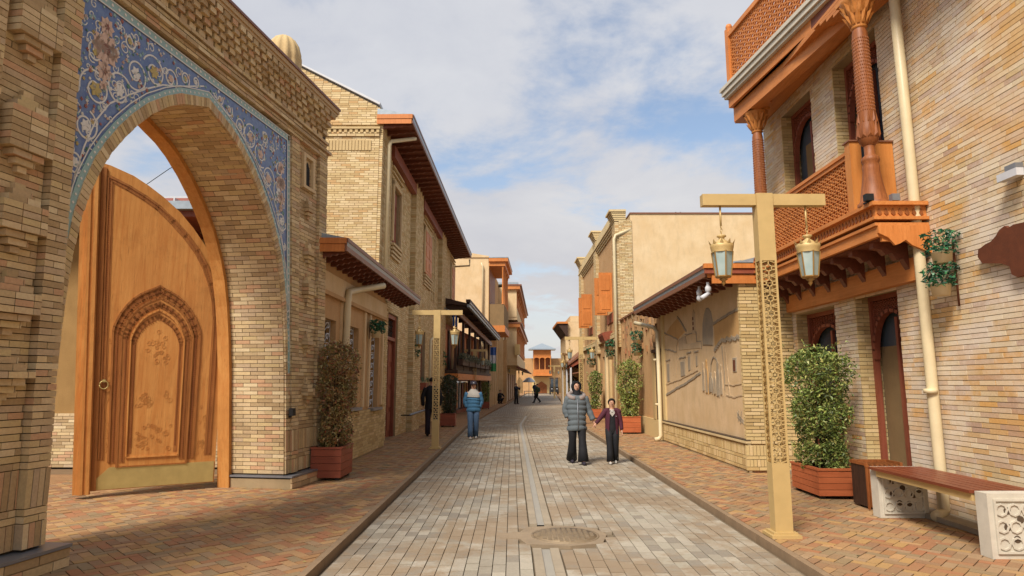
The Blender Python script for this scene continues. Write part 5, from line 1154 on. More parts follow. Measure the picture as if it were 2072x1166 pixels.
# ---------------------------------------------------------------- street lamps
def street_lamp_proto():
    t=thing('street_lamp','x','lamp',(0,0,0)); w,d=.095,.075
    b=MB().box(WF,-w,w,-d,d,.06,.78).box(WF,-w,w,-d,d,3.04,3.84)
    for sx in (-1,1):
        for sy in (-1,1):
            x0,x1=sorted((sx*w,sx*(w-.022))); y0,y1=sorted((sy*d,sy*(d-.022))); b.box(WF,x0,x1,y0,y1,.78,3.04)
    b.box(WF,-.16,.16,-.14,.14,0,.035).box(WF,-.13,.13,-.11,.11,.035,.06); pole=b.build('pole',M['gold'],t)
    n=13; z0,z1=.78,3.04
    for sgn,fr,hw in ((1,Fr(0,-d,1,0,0,-1),w-.022),(1,Fr(0,d,1,0,0,1),w-.022),(1,Fr(-w,0,0,1,-1,0),d-.022),(1,Fr(w,0,0,1,1,0),d-.022)):
        mb=MB(); ch_=(z1-z0)/n; ww=.011
        def bar(a,c,k=ww):
            dx,dz=c[0]-a[0],c[1]-a[1]; l=math.hypot(dx,dz); px,pz=-dz/l*k/2,dx/l*k/2; ex,ez=dx/l*.004,dz/l*.004
            mb.prism(fr,[(a[0]+px-ex,a[1]+pz-ez),(a[0]-px-ex,a[1]-pz-ez),(c[0]-px+ex,c[1]-pz+ez),(c[0]+px+ex,c[1]+pz+ez)],-.016,-.006)
        for j in range(n):
            zc=z0+ch_*(j+.5); r=min(hw,ch_/2)*.56
            h=[(r*math.cos(PI/6+k*PI/3),zc+r*math.sin(PI/6+k*PI/3)) for k in range(6)]
            for k in range(6): bar(h[k],h[(k+1)%6])
            for q in (h[0],h[5]): bar(q,(hw,q[1]))
            for q in (h[2],h[3]): bar(q,(-hw,q[1]))
            bar(h[1],(0,zc+ch_/2)); bar(h[4],(0,zc-ch_/2)); 
            for sx in (-1,1): bar((sx*hw,zc+ch_*.36),(0,zc+ch_*.5),.009); bar((sx*hw,zc-ch_*.36),(0,zc-ch_*.5),.009)
            bar((-hw,zc+ch_/2),(hw,zc+ch_/2),.008)
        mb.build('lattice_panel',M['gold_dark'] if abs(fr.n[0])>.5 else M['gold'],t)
    MB().box(WF,-.715,-w-.001,-.055,.055,3.70,3.835).box(WF,w+.001,.715,-.055,.055,3.70,3.835).build('crossarm',M['gold'],t)
    for s in (-1,1):
        x=.50*s; ln=MB()
        ln.tube([(x,0,3.70),(x,0,3.46)],.012,6)
        for k,a in enumerate((0,1,0)): 
            c=(x,0,3.445-k*.032); ln.tube([(c[0]+(.013*math.cos(q) if a else 0),c[1]+(0 if a else .013*math.cos(q)),c[2]+.022*math.sin(q)) for q in [i*PI/4 for i in range(9)]],.004,5)
        ln.lathe((x,0,0),[(.0,3.36),(.05,3.35),(.055,3.335),(.03,3.32),(.035,3.30),(.07,3.275),(.085,3.25)],16)
        ln.lathe((x,0,0),[(.125,3.245),(.135,3.235),(.13,3.20),(.12,3.16),(.12,3.145)],16); 
        ln.lathe((x,0,0),[(.085,3.25),(.125,3.246)],16)
        lan=ln.build('lantern',M['gold'],t)
        cr=MB()
        for k in range(10):
            a=2*PI*k/10; p=lambda r,da,z: (x+r*math.cos(a+da),r*math.sin(a+da),z)
            cr.add([p(.132,-.2,3.235),p(.132,.2,3.235),p(.158,0,3.29),p(.138,0,3.24)],[(0,1,2),(1,3,2),(3,0,2)])
        cr.build('crown',M['gold'],lan)
        fm=MB(); gp=[]
        for k in range(6):
            a=2*PI*k/6+PI/6; c=lambda r,z,q: (x+r*math.cos(q),r*math.sin(q),z); a2=a+PI/3
            fm.tube([c(.122,3.15,a),c(.088,2.865,a)],.0085,4,smooth=False); fm.tube([c(.088,2.865,a),c(.088,2.865,a2)],.009,4,smooth=False); fm.tube([c(.12,3.15,a),c(.12,3.15,a2)],.007,4,smooth=False)
            gp.append((c(.118,3.15,a),c(.118,3.15,a2),c(.084,2.87,a2),c(.084,2.87,a)))
        fm.lathe((x,0,0),[(.09,2.862),(.085,2.85),(.03,2.845),(.05,2.83),(.02,2.81),(.026,2.79),(.008,2.765),(.0,2.75)],12); fm.build('frame',M['gold_dark'],lan)
        for q in gp: MB().add(q,[(0,1,2,3)]) or None
        for q in gp:
            m=MB(); m.add(q,[(0,1,2,3)]); m.build('pane',M['lamp_glass'],lan)
    return t
lp=street_lamp_proto(); G_L='gold street lamps with two hanging lanterns along the street'
lamps=[((2.94,7.26,0),0,'large gold street lamp with two lanterns, in front of the timber balcony'),
 ((-1.95,16.6,0),0,'gold street lamp with two lanterns on the left pavement, a man behind it'),
 ((2.83,26.3,ZR+.06),0,'gold street lamp above the woman in grey, before the orange shutters'),
 ((3.35,41,0),1.2,'gold street lamp turned sideways at the right kerb, left of the walking woman'),
 ((-2.1,36.2,0),0,'small gold street lamp in front of the veranda shop balcony'),
 ((-.72,60,0),0,'small distant gold lamp in front of the pale carved walls on the left'),
 ((.85,80,0),0,'tiny far gold lamp beside the gallery house on the left'),
 ((4.6,70,0),0,'tiny far gold lamp by the right side of the timber kiosk')]
for i,(p,r,l) in enumerate(lamps):
    o=lp if i==0 else copy_tree(lp); o.location=p; o.rotation_euler=(0,0,r); o.scale=(1,1,1) if i==0 else (.92,.92,.92); o['label']=l; o['group']=G_L; o['category']='lamp'
# ---------------------------------------------------------------- planters with shrubs
from mathutils import noise as mn
def leaves(mb,cx,cy,z0,z1,rx,ry,n,size,R,gap=-.12):
    k=0; tries=0; ph=[R.uniform(0,6) for _ in range(4)]; off=Vector((R.uniform(0,50),R.uniform(0,50),0)); f=1/max(rx,.12)*.9
    while k<n and tries<n*6:
        tries+=1; t=R.random(); a=R.uniform(0,2*PI); rr=R.random()**.38
        lump=1+.10*math.sin(2*a+ph[0]+t*6)+.10*math.sin(5*a+ph[1]-t*13)+.10*math.sin(t*17+ph[2])
        sh=(.82+.3*t if t<.7 else 1.03)*(1 if t<.88 else max(.15,1-((t-.88)/.12)**2*.8))
        x=cx+rx*sh*lump*rr*math.cos(a); y=cy+ry*sh*lump*rr*math.sin(a); z=z0+(z1-z0)*t
        if mn.noise(Vector((x,y,z))*f*1.6+off)<gap+R.uniform(-.25,.1): continue
        s=size*R.choice((.45,.7,.85,1,1.15,1.35)); d=Vector((R.gauss(0,1)+math.cos(a)*.6,R.gauss(0,1)+math.sin(a)*.6,R.gauss(.3,.8))).normalized(); e=d.cross(Vector((R.gauss(0,1),R.gauss(0,1),R.gauss(0,1)))).normalized()
        c=Vector((x,y,z)); nn=d.cross(e)*s*.14; dr=-abs(R.gauss(0,.25))*s
        mb.add([c-d*s*.5,c+e*s*.22+nn,c+d*s*.5+Vector((0,0,dr)),c-e*s*.22+nn],[(0,1,2,3)],R.random()*.999+.0005); k+=1
def planter(label,x0,x1,y0,y1,h,ztop,rx,ry,n,size,leafm,wood,seed,grp='shrubs in wooden planter boxes',plank=3,cx=None,cy=None,feet=True):
    R=random.Random(seed); t=thing('planter',label,'planter',((x0+x1)/2,(y0+y1)/2,0),grp); X,Y=(x0+x1)/2,(y0+y1)/2
    zf=.05 if feet else .0
    for k in range(plank):
        za=zf+(h-zf-.03)*k/plank; zb=zf+(h-zf-.03)*(k+1)/plank-.006
        for q in ((x0,x1,y0,y0+.025),(x0,x1,y1-.025,y1),(x0,x0+.025,y0+.026,y1-.026),(x1-.025,x1,y0+.026,y1-.026)): MB().box(WF,*q,za,zb).build('plank',M[wood],t)
    b=MB(); e=.012
    for q in ((x0-e,x1+e,y0-e,y0+.05),(x0-e,x1+e,y1-.05,y1+e),(x0-e,x0+.05,y0+.051,y1-.051),(x1-.05,x1+e,y0+.051,y1-.051)): b.box(WF,*q,h-.03,h)
    b.build('rim',M[wood],t)
    b=MB()
    for xx in (x0+.04,x1-.1):
        for yy in (y0+.04,y1-.1): b.box(WF,xx,xx+.06,yy,yy+.06,0,zf+.02)
    b.build('foot',M['black'],t)
    MB().box(WF,x0+.03,x1-.03,y0+.03,y1-.03,h-.12,h-.06).build('soil',M['mortar'],t)
    cx=cx if cx is not None else X; cy=cy if cy is not None else Y
    b=MB()
    for k in range(14 if n>3000 else 7):
        a=R.uniform(0,6.28); r=R.uniform(.02,.7); bx,by=cx+rx*.4*math.cos(a)*r,cy+ry*.4*math.sin(a)*r; tx,ty=cx+rx*r*math.cos(a),cy+ry*r*math.sin(a); zt=h+(ztop-h)*R.uniform(.55,.93)
        b.tube([(bx,by,h-.1),((bx+tx)/2+R.uniform(-.03,.03),(by+ty)/2,(h+zt)/2),(tx,ty,zt)],[.014,.010,.004],5)
    b.build('stems',M['twig'],t)
    b=MB(); leaves(b,cx,cy,h-.05,ztop,rx,ry,n,size,R); leaves(b,cx,cy,h+(ztop-h)*.1,ztop*1.02,rx*1.15,ry*1.15,n//16,size*1.0,R,-.5)
    for q in range(n//160):
        a=R.uniform(0,6.28); zz=R.uniform(h+.1,ztop); p=Vector((cx+rx*.8*math.cos(a),cy+ry*.8*math.sin(a),zz)); v=Vector((math.cos(a)*.6,math.sin(a)*.6,R.uniform(.1,1.2))).normalized()
        for w in range(9):
            c=p+v*(w*.028); d=(v+Vector((R.gauss(0,.7),R.gauss(0,.7),R.gauss(0,.5)))).normalized(); e=d.cross(Vector((R.gauss(0,1),R.gauss(0,1),1))).normalized(); sz=size*.8; b.add([c,c+d*sz*.5+e*sz*.2,c+d*sz,c+d*sz*.5-e*sz*.2],[(0,1,2,3)],R.random()*.99+.005)
    b.build('foliage',M[leafm],t,'stuff')
    return t
planter('tall red tinged shrub in a brown planter at the foot of the gateway pier',-3.44,-2.92,11.2,12.0,.56,2.36,.34,.40,10000,.058,'bush_red','wood_planter',21,plank=4,cx=-3.14,cy=11.55)
planter('leafy green shrub in a reddish planter beside the slatted bin and bench',4.40,5.04,9.45,10.35,.43,2.2,.42,.42,11000,.058,'bush_green','wood_planter_l',22,plank=4,cx=4.72,cy=9.95)
planter('bright clipped green shrub in an orange planter behind the schoolgirl',3.62,4.22,21.3,21.9,.56,2.42,.36,.34,4200,.08,'bush_green_far','wood_planter_l',23)
planter('dark green narrow shrub in an orange planter behind the girl and woman gap',3.72,4.16,30.2,30.8,.45,2.2,.3,.28,1800,.1,'bush_green','wood_planter_l',24)
planter('dark shrub in a brown planter behind the man in black on the left',-2.72,-2.16,24.6,25.2,.5,1.95,.31,.3,2600,.085,'bush_dark','wood_planter',25)
planter('small dark shrub in a red planter by the end post of the veranda shop',-1.95,-1.45,41.5,42.0,.45,1.7,.27,.25,900,.11,'bush_green','wood_planter',26)
planter('small brownish shrub beyond the sideways gold lamp on the right kerb',3.85,4.4,43,43.6,.45,2.1,.33,.3,900,.12,'bush_dark','wood_planter',27)
# ---------------------------------------------------------------- wall baskets
def basket(label,p,nx,r,n,size,pots=2):
    R=random.Random(int(p[1]*10)); t=thing('wall_planter',label,'wall planter',p,'ivy pots hung on the street walls')
    for k in range(pots):
        z=p[2]-k*r*2.0; x=p[0]+nx*(r*.9+.02); y=p[1]+(r*.3 if k else -r*.1)
        MB().lathe((x,y,z-r*1.2),[(r*.42,0),(r*.5,.0),(r*.58,r*.7),(r*.62,r*.72),(r*.5,r*.7)],12).build('pot',M['pipe'],t)
        b=MB(); leaves(b,x,y,z-r*.6,z+r*.95,r,r,n//pots,size,R); b.build('ivy',M['ivy'],t,'stuff')
    MB().tube([(p[0]+nx*.03,p[1],p[2]+r*.4),(p[0]+nx*.03,p[1],p[2]-r*2.6*(pots-.5))],.012,5).build('bracket',M['rust'],t)
basket('pair of dark green ivy pots hanging beside the big cream downpipe',(5.385,7.58,3.30),-1,.19,900,.06)
basket('dark ivy basket between the last two windows of the low plaster house',(-3.43,15.2,2.95),1,.2,420,.075,1)
basket('two ivy pots on the brick wall right of the red door',(-3.6,22.7,3.02),1,.17,300,.09)
basket('ivy pots on the brick wall above the shrub behind the man in black',(-3.5,30.5,2.95),1,.2,260,.1)
basket('ivy pots on the studded plaster wall above the orange planter',(4.42,21.6,3.2),-1,.2,420,.09)
basket('ivy pots on the brick pilaster beside the tall corner downpipe',(4.3,26.6,3.25),-1,.2,300,.1)
basket('ivy pots on the pilaster house wall below the open shutters',(4.35,33.0,3.2),-1,.24,260,.12)
# ---------------------------------------------------------------- bench and bin
bn=thing('bench','wooden slat bench between two white stone ends under the brick wall','bench',(4.85,7.3,0))
def stone_end(y0,y1,pf):
    s=MB().box(WF,4.55,5.16,y0,y1,0,.60).build('stone_end',M['stone_white'],bn); f=Fr(4.55,y0,1,0,0,-1); b=MB()
    for q in ((.05,.56,.05,.07),(.05,.56,.53,.55),(.05,.07,.07,.53),(.54,.56,.07,.53)): b.box(f,q[0],q[1],.0,.018,q[2],q[3])
    for i in range(4):
        for j in range(3):
            cx,cz=.12+i*.125,.14+j*.155
            for k in range(8):
                a=2*PI*k/8; a2=a+PI/4; b.prism(f,[(cx+.062*math.cos(a),cz+.062*math.sin(a)),(cx+.062*math.cos(a2),cz+.062*math.sin(a2)),(cx+.046*math.cos(a2),cz+.046*math.sin(a2)),(cx+.046*math.cos(a),cz+.046*math.sin(a))],.0,.014)
    b.build('carved_tracery',M['stone_white'],s); h=MB()
    for i,(u,z) in enumerate(((.18,.44),(.30,.36),(.43,.44),(.17,.29),(.43,.27),(.25,.18),(.37,.17),(.5,.33))): h.lathe((0,0,0),[(0.001,0)],3) if 0 else h.prism(f,[(u+.034*math.cos(k*PI/6),z+.034*math.sin(k*PI/6)) for k in range(12)],.0,.004)
    h.build('hole_shade',M['mortar'],s)  # dark discs paint the shade inside the holes, nothing is cut
stone_end(8.2,8.36,1); stone_end(6.34,6.50,1)
for k in range(6): MB().box(WF,4.50+k*.112,4.50+k*.112+.098,6.505,8.30,.575,.605).build('slat',M['wood_planter_y'] if 'wood_planter_y' in M else M['wood_orange_y'],bn)
MB().box(WF,4.53,4.57,6.52,8.19,.50,.572).box(WF,5.08,5.12,6.52,8.19,.50,.572).box(WF,4.571,5.079,7.3,7.34,.50,.572).build('frame',M['gold'],bn)
bi=thing('litter_bin','dark wooden slatted litter bin with a metal lattice top beside the bench','bin',(4.95,8.95,0))
for k in range(6):
    MB().box(WF,4.70,4.716,8.74+k*.062,8.74+k*.062+.056,.03,.56).build('slat',M['wood_dark'],bi); MB().box(WF,4.73+k*.075,4.73+k*.075+.068,8.72,8.736,.03,.54).build('slat',M['wood_carved'],bi)
b=MB().box(WF,4.72,5.17,8.74,9.10,.02,.54); b.build('liner',M['black'],bi); b=MB()
for k in range(2): b.box(WF,4.695+k*.46,4.72+k*.46,8.715,8.74,0,.60)
b.box(WF,4.69,5.20,8.71,8.74,.54,.56).box(WF,4.69,5.20,9.08,9.12,.56,.60).box(WF,4.69,4.71,8.74,9.08,.56,.60).box(WF,5.18,5.20,8.74,9.08,.56,.60)
for k in range(7): b.box(WF,4.73+k*.065,4.75+k*.065,8.745,9.075,.56,.572)
b.build('top_lattice',M['wood_carved'],bi)
# ---------------------------------------------------------------- people
for n,h in dict(skin='cc9c80',coat_grey='5e666a',fur='8d7f78',cloth_black='17171b',jeans='48607c',blue_j='3f6d8e',white_c='b0aaa0',burg='4a1d2c',shoe_w='b4b0a8',hair='17110e',cap='2a2430',green_c='37452c',navy='1d2330').items():
    M[n]=m_plain(n,h,.8 if n!='skin' else .55,var=.3,scale=14,bump=.3)
def skin_body(name,J,E,mat,parent,lvl=1):
    me=bpy.data.meshes.new(name); ks=list(J); me.from_pydata([J[k][0] for k in ks],[(ks.index(a),ks.index(b_)) for a,b_ in E],[])
    o=bpy.data.objects.new(name,me); COL.objects.link(o); m=o.modifiers.new('s','SKIN'); m.use_smooth_shade=True
    for i,k in enumerate(ks): 
        r=J[k][1]; me.skin_vertices[0].data[i].radius=r if isinstance(r,tuple) else (r,r); me.skin_vertices[0].data[i].use_root=(k=='pelvis')
    m2=o.modifiers.new('d','SUBSURF'); m2.levels=lvl
    dg=bpy.context.evaluated_depsgraph_get(); nm=bpy.data.meshes.new_from_object(o.evaluated_get(dg)); nm.name=name
    bpy.data.objects.remove(o); nm.materials.clear(); nm.materials.append(mat); o=bpy.data.objects.new(name,nm); COL.objects.link(o); o.parent=parent; WL[o.name]=Vector((0,0,0)); return o
def loft(mb,rings,seg=20,puff=None):
    vs=[];k=len(rings)
    for (x,y,z,rx,ry) in rings:
        for j in range(seg):
            a=2*PI*j/seg; w=1+.02*math.sin(3*a+z*9); vs.append((x+rx*w*math.cos(a),y+ry*w*math.sin(a),z+.008*math.sin(2*a+z*5)))
    mb.add(vs,[(i*seg+j,i*seg+(j+1)%seg,(i+1)*seg+(j+1)%seg,(i+1)*seg+j) for i in range(k-1) for j in range(seg)],0,True)
    mb.add([vs[j] for j in range(seg)],[tuple(range(seg-1,-1,-1))]); mb.add([vs[(k-1)*seg+j] for j in range(seg)],[tuple(range(seg))]); return mb
def quilt(z0,z1,n,prof,amp=.018,steps=5,y=0):
    """stack of puffed rings: prof(t)->(rx,ry)"""
    out=[]
    for i in range(n*steps+1):
        t=i/(n*steps); ph=(i%steps)/steps; p=amp*math.sin(PI*ph)**.6 if i%steps else -amp*.3; rx,ry=prof(t); out.append((0,y,z0+(z1-z0)*t,rx+p,ry+p))
    return out
def person(label,loc,rot,h,legs,arms,build_clothes,cat='person',lean=0,hand=True,crouch=0,hk=1.0):
    """legs/arms: joint positions for a 1.70 m figure facing -y; scaled afterwards"""
    t=thing('person',label,cat,(0,0,0)); J={'pelvis':((0,.0,.95-crouch),(.13,.10)),'waist':((0,0,1.12-crouch),(.115,.09)),'chest':((0,lean*.5,1.32-crouch),(.14,.10)),'neckb':((0,lean,1.45-crouch),(.06,.06)),'neck':((0,lean-.005,1.50-crouch),(.05,.05)),'jaw':((0,lean-.02,1.56-crouch),(.062,.07)),'head':((0,lean-.008,1.63-crouch),(.076,.092)),'crown':((0,lean+.005,1.69-crouch),(.05,.06))}
    for q in ('jaw','head','crown'):
        (x_,y_,z_),r_=J[q]; zn=1.5-crouch; J[q]=((x_,y_,zn+(z_-zn)*hk),(r_[0]*hk,r_[1]*hk))
    E=[('pelvis','waist'),('waist','chest'),('chest','neckb'),('neckb','neck'),('neck','jaw'),('jaw','head'),('head','crown')]
    for s,(k,a,f) in zip('lr',legs):
        sx=-1 if s=='l' else 1; J['hip'+s]=((sx*.09,0,.90-crouch),.085); J['knee'+s]=(k,.055); J['ank'+s]=(a,.038); J['toe'+s]=(f,.033); E+=[('pelvis','hip'+s),('hip'+s,'knee'+s),('knee'+s,'ank'+s),('ank'+s,'toe'+s)]
    fing=MB()
    for s,(e,w) in zip('lr',arms):
        sx=-1 if s=='l' else 1; J['sh'+s]=((sx*.175,lean,1.41-crouch),.055); J['el'+s]=(e,.038); J['wr'+s]=(w,.026); d=(Vector(w)-Vector(e)).normalized(); pm_=Vector(w)+d*.07; J['pa'+s]=(tuple(pm_),(.036,.018)); E+=[('chest','sh'+s),('sh'+s,'el'+s),('el'+s,'wr'+s),('wr'+s,'pa'+s)]
        side=d.cross(Vector((1,0,0))).normalized() if abs(d.x)<.8 else Vector((0,1,0)); fwd=Vector((0,-1,0)) if abs(d.y)<.8 else Vector((0,0,-1))
        for q in range(4):
            o=pm_+side*(-.024+.016*q); l=(.07,.078,.074,.058)[q]; fing.tube([o-d*.02,o+d*l*.45,o+d*l*.75+Vector((-sx*.012,0,0)),o+d*l*.9+Vector((-sx*.028,0,0))],[.0085,.0085,.0078,.006],6)
        o=Vector(w)+d*.02+side*-.02; fing.tube([o,o+side*-.03+d*.03,o+side*-.035+d*.06],[.011,.010,.008],6)
    bd_=skin_body('body',J,E,M['skin'],t); fing.build('fingers',M['skin'],bd_)
    hd=Vector((0,lean-.008-.085*(hk-1),1.5-crouch+.12*hk)); f=MB()
    f.add([(hd.x-.012,hd.y-.085,hd.z-.03),(hd.x+.012,hd.y-.085,hd.z-.03),(hd.x,hd.y-.112,hd.z-.028),(hd.x,hd.y-.088,hd.z+.012)],[(0,1,2),(0,2,3),(2,1,3)]); f.build('nose',M['skin'],bd_)
    for s in (-1,1): MB().tube([(s*.03-.011,hd.y-.088,hd.z+.012),(s*.03+.011,hd.y-.088,hd.z+.012)],.006,6).build('eye',M['hair'],bd_); MB().box(WF,s*.03-.017,s*.03+.017,hd.y-.092,hd.y-.086,hd.z+.026,hd.z+.031).build('eyebrow',M['hair'],bd_)
    MB().tube([(-.02,hd.y-.084,hd.z-.055),(.02,hd.y-.084,hd.z-.055)],.005,6).build('mouth',M['burg'],bd_)
    build_clothes(t,hd,J); t.scale=(h/1.70,)*3; t.location=loc; t.rotation_euler=(0,0,rot); return t
def sleeves(t,J,mat,r0,r1,puff=0,name='sleeve',end=.0):
    for s in 'lr':
        a,b_,c=(Vector(J[k+s][0]) for k in ('sh','el','wr')); pts=[];rads=[]; n=14
        for i in range(n+1):
            q=i/n; p=(a.lerp(b_,q*2) if q<.5 else b_.lerp(c,(q-.5)*2)) ; 
            if q>1-end: break
            pts.append(p); rads.append(r0+(r1-r0)*q+puff*abs(math.sin(q*PI*4)))
        MB().tube(pts,rads,12).build(name,M[mat],t)
def trousers(t,J,mat,r=(.10,.07,.055),flare=0,cr=0):
    b=MB(); ph=J['pelvis'][0]; loft(b,[(0,ph[1],ph[2]-.14,.11,.10),(0,ph[1],ph[2]-.05,.165,.125),(0,ph[1],ph[2]+.10,.15,.11)],16)
    for s in 'lr':
        h_,k,a=(Vector(J[x+s][0]) for x in ('hip','knee','ank')); a=a+Vector((0,0,.0))
        b.tube([h_+Vector((0,0,.03)),h_.lerp(k,.5),k,k.lerp(a,.5),a+Vector((0,.005,-.02))],[r[0],(r[0]+r[1])/2+.005,r[1],(r[1]+r[2])/2+flare*.4,r[2]+flare],14)
    b.build('trousers',M[mat],t)
def shoes(t,J,mat,sole='shoe_w'):
    for s in 'lr':
        a,f=Vector(J['ank'+s][0]),Vector(J['toe'+s][0]); d=(f-a); d.z=0; d=d.normalized() if d.length>.01 else Vector((0,-1,0)); b=MB(); z=f.z-.03
        b.tube([a-d*.055+Vector((0,0,-.035)),a+Vector((0,0,-.03)),a+d*.07+Vector((0,0,-.05)),f+d*.02+Vector((0,0,-.0)),f+d*.055+Vector((0,0,-.008))],[.03,.047,.043,.038,.016],10); b.build('shoe',M[mat],t)
def walk(l=0,sp=.16,w=.10,lift=.0):
    """one leg forward (towards -y), the other behind"""
    f=((-w,-.09,.50),(-w,-sp,.085),(-w,-sp-.12,.035)); k=((w,-.02,.49),(w*.95,sp,.10+lift),(w*.95,sp-.11,.035)); 
    return (f,k) if l==0 else tuple(((-a[0],a[1],a[2]),(-b_[0],b_[1],b_[2]),(-c[0],c[1],c[2])) for a,b_,c in (k,f))
def hijab(t,hd):
    b=MB(); loft(b,[(0,hd.y+.01,hd.z-.20,.13,.11),(0,hd.y,hd.z-.15,.085,.085),(0,hd.y+.006,hd.z-.09,.083,.088)],18); 
    vs=[];seg=20;rows=9
    for i in range(rows):
        ph=-.7+2.27*i/(rows-1)
        for j in range(seg):
            a=-PI/2+.8+(2*PI-1.6)*j/(seg-1); vs.append((.115*math.cos(ph)*math.cos(a),hd.y+.02+.125*math.cos(ph)*math.sin(a),hd.z+.0+.130*math.sin(ph)))
    b.add(vs,[(i*seg+j,i*seg+j+1,(i+1)*seg+j+1,(i+1)*seg+j) for i in range(rows-1) for j in range(seg-1)],0,True)
    b.tube([(.075*math.cos(a),hd.y-.07+.03*abs(math.cos(a)),hd.z-.002+.10*math.sin(a)) for a in [i*PI/8 for i in range(17)]],.015,8); b.build('headscarf',M['cloth_black'],t)
def hair(t,hd,mat='hair',low=-.35,cover=1.03,long=False):
    vs=[];seg=20;rows=8;b=MB()
    for i in range(rows):
        ph=low+(PI/2-low)*i/(rows-1)
        for j in range(seg):
            a=2*PI*j/seg; front=max(0,-math.sin(a)); p2=max(ph,.38*front*2) if front>.3 else ph; vs.append((.09*cover*math.cos(p2)*math.cos(a),hd.y+.008+.103*cover*math.cos(p2)*math.sin(a),hd.z+.01+.092*cover*math.sin(p2)))
    b.add(vs,[(i*seg+j,i*seg+(j+1)%seg,(i+1)*seg+(j+1)%seg,(i+1)*seg+j) for i in range(rows-1) for j in range(seg)],0,True); b.build('hair',M[mat],t)
def w_cl(t,hd,J):
    trousers(t,J,'cloth_black',(.105,.08,.075),.045); shoes(t,J,'cap'); hijab(t,hd)
    pr=lambda s: (.215-.03*math.sin(PI*min(1,s*1.6)) if s<.9 else .215-(s-.9)*.7, .15 if s<.85 else .15-(s-.85)*.3)
    b=MB(); loft(b,quilt(.70,1.46,7,pr,.016),26); b.build('puffer_coat',M['coat_grey'],t); sleeves(t,J,'coat_grey',.072,.052,.012,end=.02)
    b=MB(); pts=[]
    for i in range(17):
        a=-PI/2+.25+(2*PI-.5)*i/16; pts.append((.165*math.cos(a),.02+.14*math.sin(a),1.40+.06*math.sin(a)*1.0+.035))
    b.tube(pts,[.045+.012*abs(math.sin(i*1.7)) for i in range(17)],10); b.build('fur_hood',M['fur'],t)
    MB().tube([(0,-.172,1.36),(0,-.185,.9),(0,-.18,.72)],.007,6).build('zip',M['metal_grey'],t)
    
person('woman in black headscarf and long grey puffer coat walking, holding a girl by the hand',(1.40,14.05,ZR),.05,1.70,walk(1,.19,.10),(((-.25,.03,1.13),(-.185,.0,.95)),((.27,-.0,1.12),(.36,-.05,.885))),w_cl,hk=1.12)
def g_cl(t,hd,J):
    trousers(t,J,'cloth_black',(.105,.085,.075),.02); shoes(t,J,'shoe_w'); hair(t,hd,low=-.7,cover=1.2); MB().lathe((0,hd.y+.105,hd.z+.03),[(.0,-.04),(.035,-.02),(.04,0),(.03,.03),(.0,.04)],10).build('hair_bun',M['hair'],t)
    b=MB(); loft(b,[(0,0,.88,.155,.12),(0,0,1.0,.15,.115),(0,0,1.15,.15,.11),(0,0,1.3,.165,.115),(0,0,1.40,.15,.10)],18); b.build('pinafore',M['cloth_black'],t)
    b=MB(); seg=22; rows=8; vs=[]
    for i in range(rows):
        q=i/(rows-1); z=.80+.64*q; g_=.55-.25*q
        for j in range(seg):
            a=-PI/2+g_+(2*PI-2*g_)*j/(seg-1); rx=.19-.0*q if q<.8 else .19-(q-.8)*.25; vs.append((rx*math.cos(a),.14*math.sin(a)+.0,z))
    b.add(vs,[(i*seg+j,i*seg+j+1,(i+1)*seg+j+1,(i+1)*seg+j) for i in range(rows-1) for j in range(seg-1)],0,True); b.build('jacket',M['burg'],t); sleeves(t,J,'burg',.078,.048,.0,end=.04); b=MB()
    for s_ in (-1,1): b.tube([(s_*.06,.01,1.45),(s_*.13,.0,1.435),(s_*.19,.0,1.40),(s_*.21,.0,1.36)],[.055,.07,.08,.07],12)
    b.build('jacket_shoulders',M['burg'],t)
    b=MB(); b.prism(Fr(0,-.118,1,0,0,-1),[(-.06,1.42),(-.07,1.36),(0,1.27),(.07,1.36),(.06,1.42),(0,1.37)],0,.02); loft(b,[(0,hd.y+.01,1.40,.09,.08),(0,hd.y+.01,1.465,.066,.06)],14); b.build('white_collar',M['white_c'],t)
    MB().lathe((.105,-.135,1.27),[(0,0),(.018,0.01),(0,.02)],8).build('badge',M['white'],t)
person('schoolgirl in burgundy jacket, white collar and black clothes walking beside the woman',(2.16,14.05,ZR),-.05,1.33,walk(0,.12,.085),(((-.33,-.03,1.22),(-.47,-.09,1.06)),((.24,.0,1.13),(.26,-.05,.88))),g_cl,hk=1.22)
def b_cl(t,hd,J):
    trousers(t,J,'jeans',(.105,.085,.075),.01); shoes(t,J,'shoe_w'); hair(t,hd)
    pr=lambda s: (.215-.02*math.sin(PI*s) if s<.85 else .215-(s-.85)*.5, .15 if s<.85 else .15-(s-.85)*.25); b=MB(); loft(b,quilt(.84,1.28,4,pr,.014),24); b.build('jacket',M['blue_j'],t)
    b=MB(); loft(b,[(0,0,1.275,.222,.157),(0,0,1.33,.225,.155),(0,0,1.39,.205,.14),(0,0,1.44,.15,.115),(0,0,1.50,.095,.095),(0,0,1.52,.085,.085)],22); b.build('jacket_yoke',M['white_c'],t); sleeves(t,J,'blue_j',.082,.058,.012)
    b=MB(); b.lathe((0,hd.y+.005,hd.z+.035),[(.108,0),(.11,.02),(.10,.065),(.065,.10),(.0,.11)],16); b.prism(Fr(0,hd.y-.08,1,0,0,-1),[(-.08,hd.z+.04),(.08,hd.z+.04),(.07,hd.z+.06),(-.07,hd.z+.06)],0,.08); b.build('cap',M['cap'],t)
    MB().prism(Fr(0,hd.y-.09,1,0,0,-1),[(-.03,hd.z+.07),(.03,hd.z+.07),(0,hd.z+.10)],0,.012).build('cap_badge',M['white'],t)
person('man in a blue and white padded jacket, jeans and cap walking on the road edge',(-1.20,20.1,ZR),.1,1.70,walk(0,.14,.09),(((-.255,.03,1.14),(-.18,.0,.96)),((.255,.03,1.14),(.18,.0,.96))),b_cl,hk=1.08)
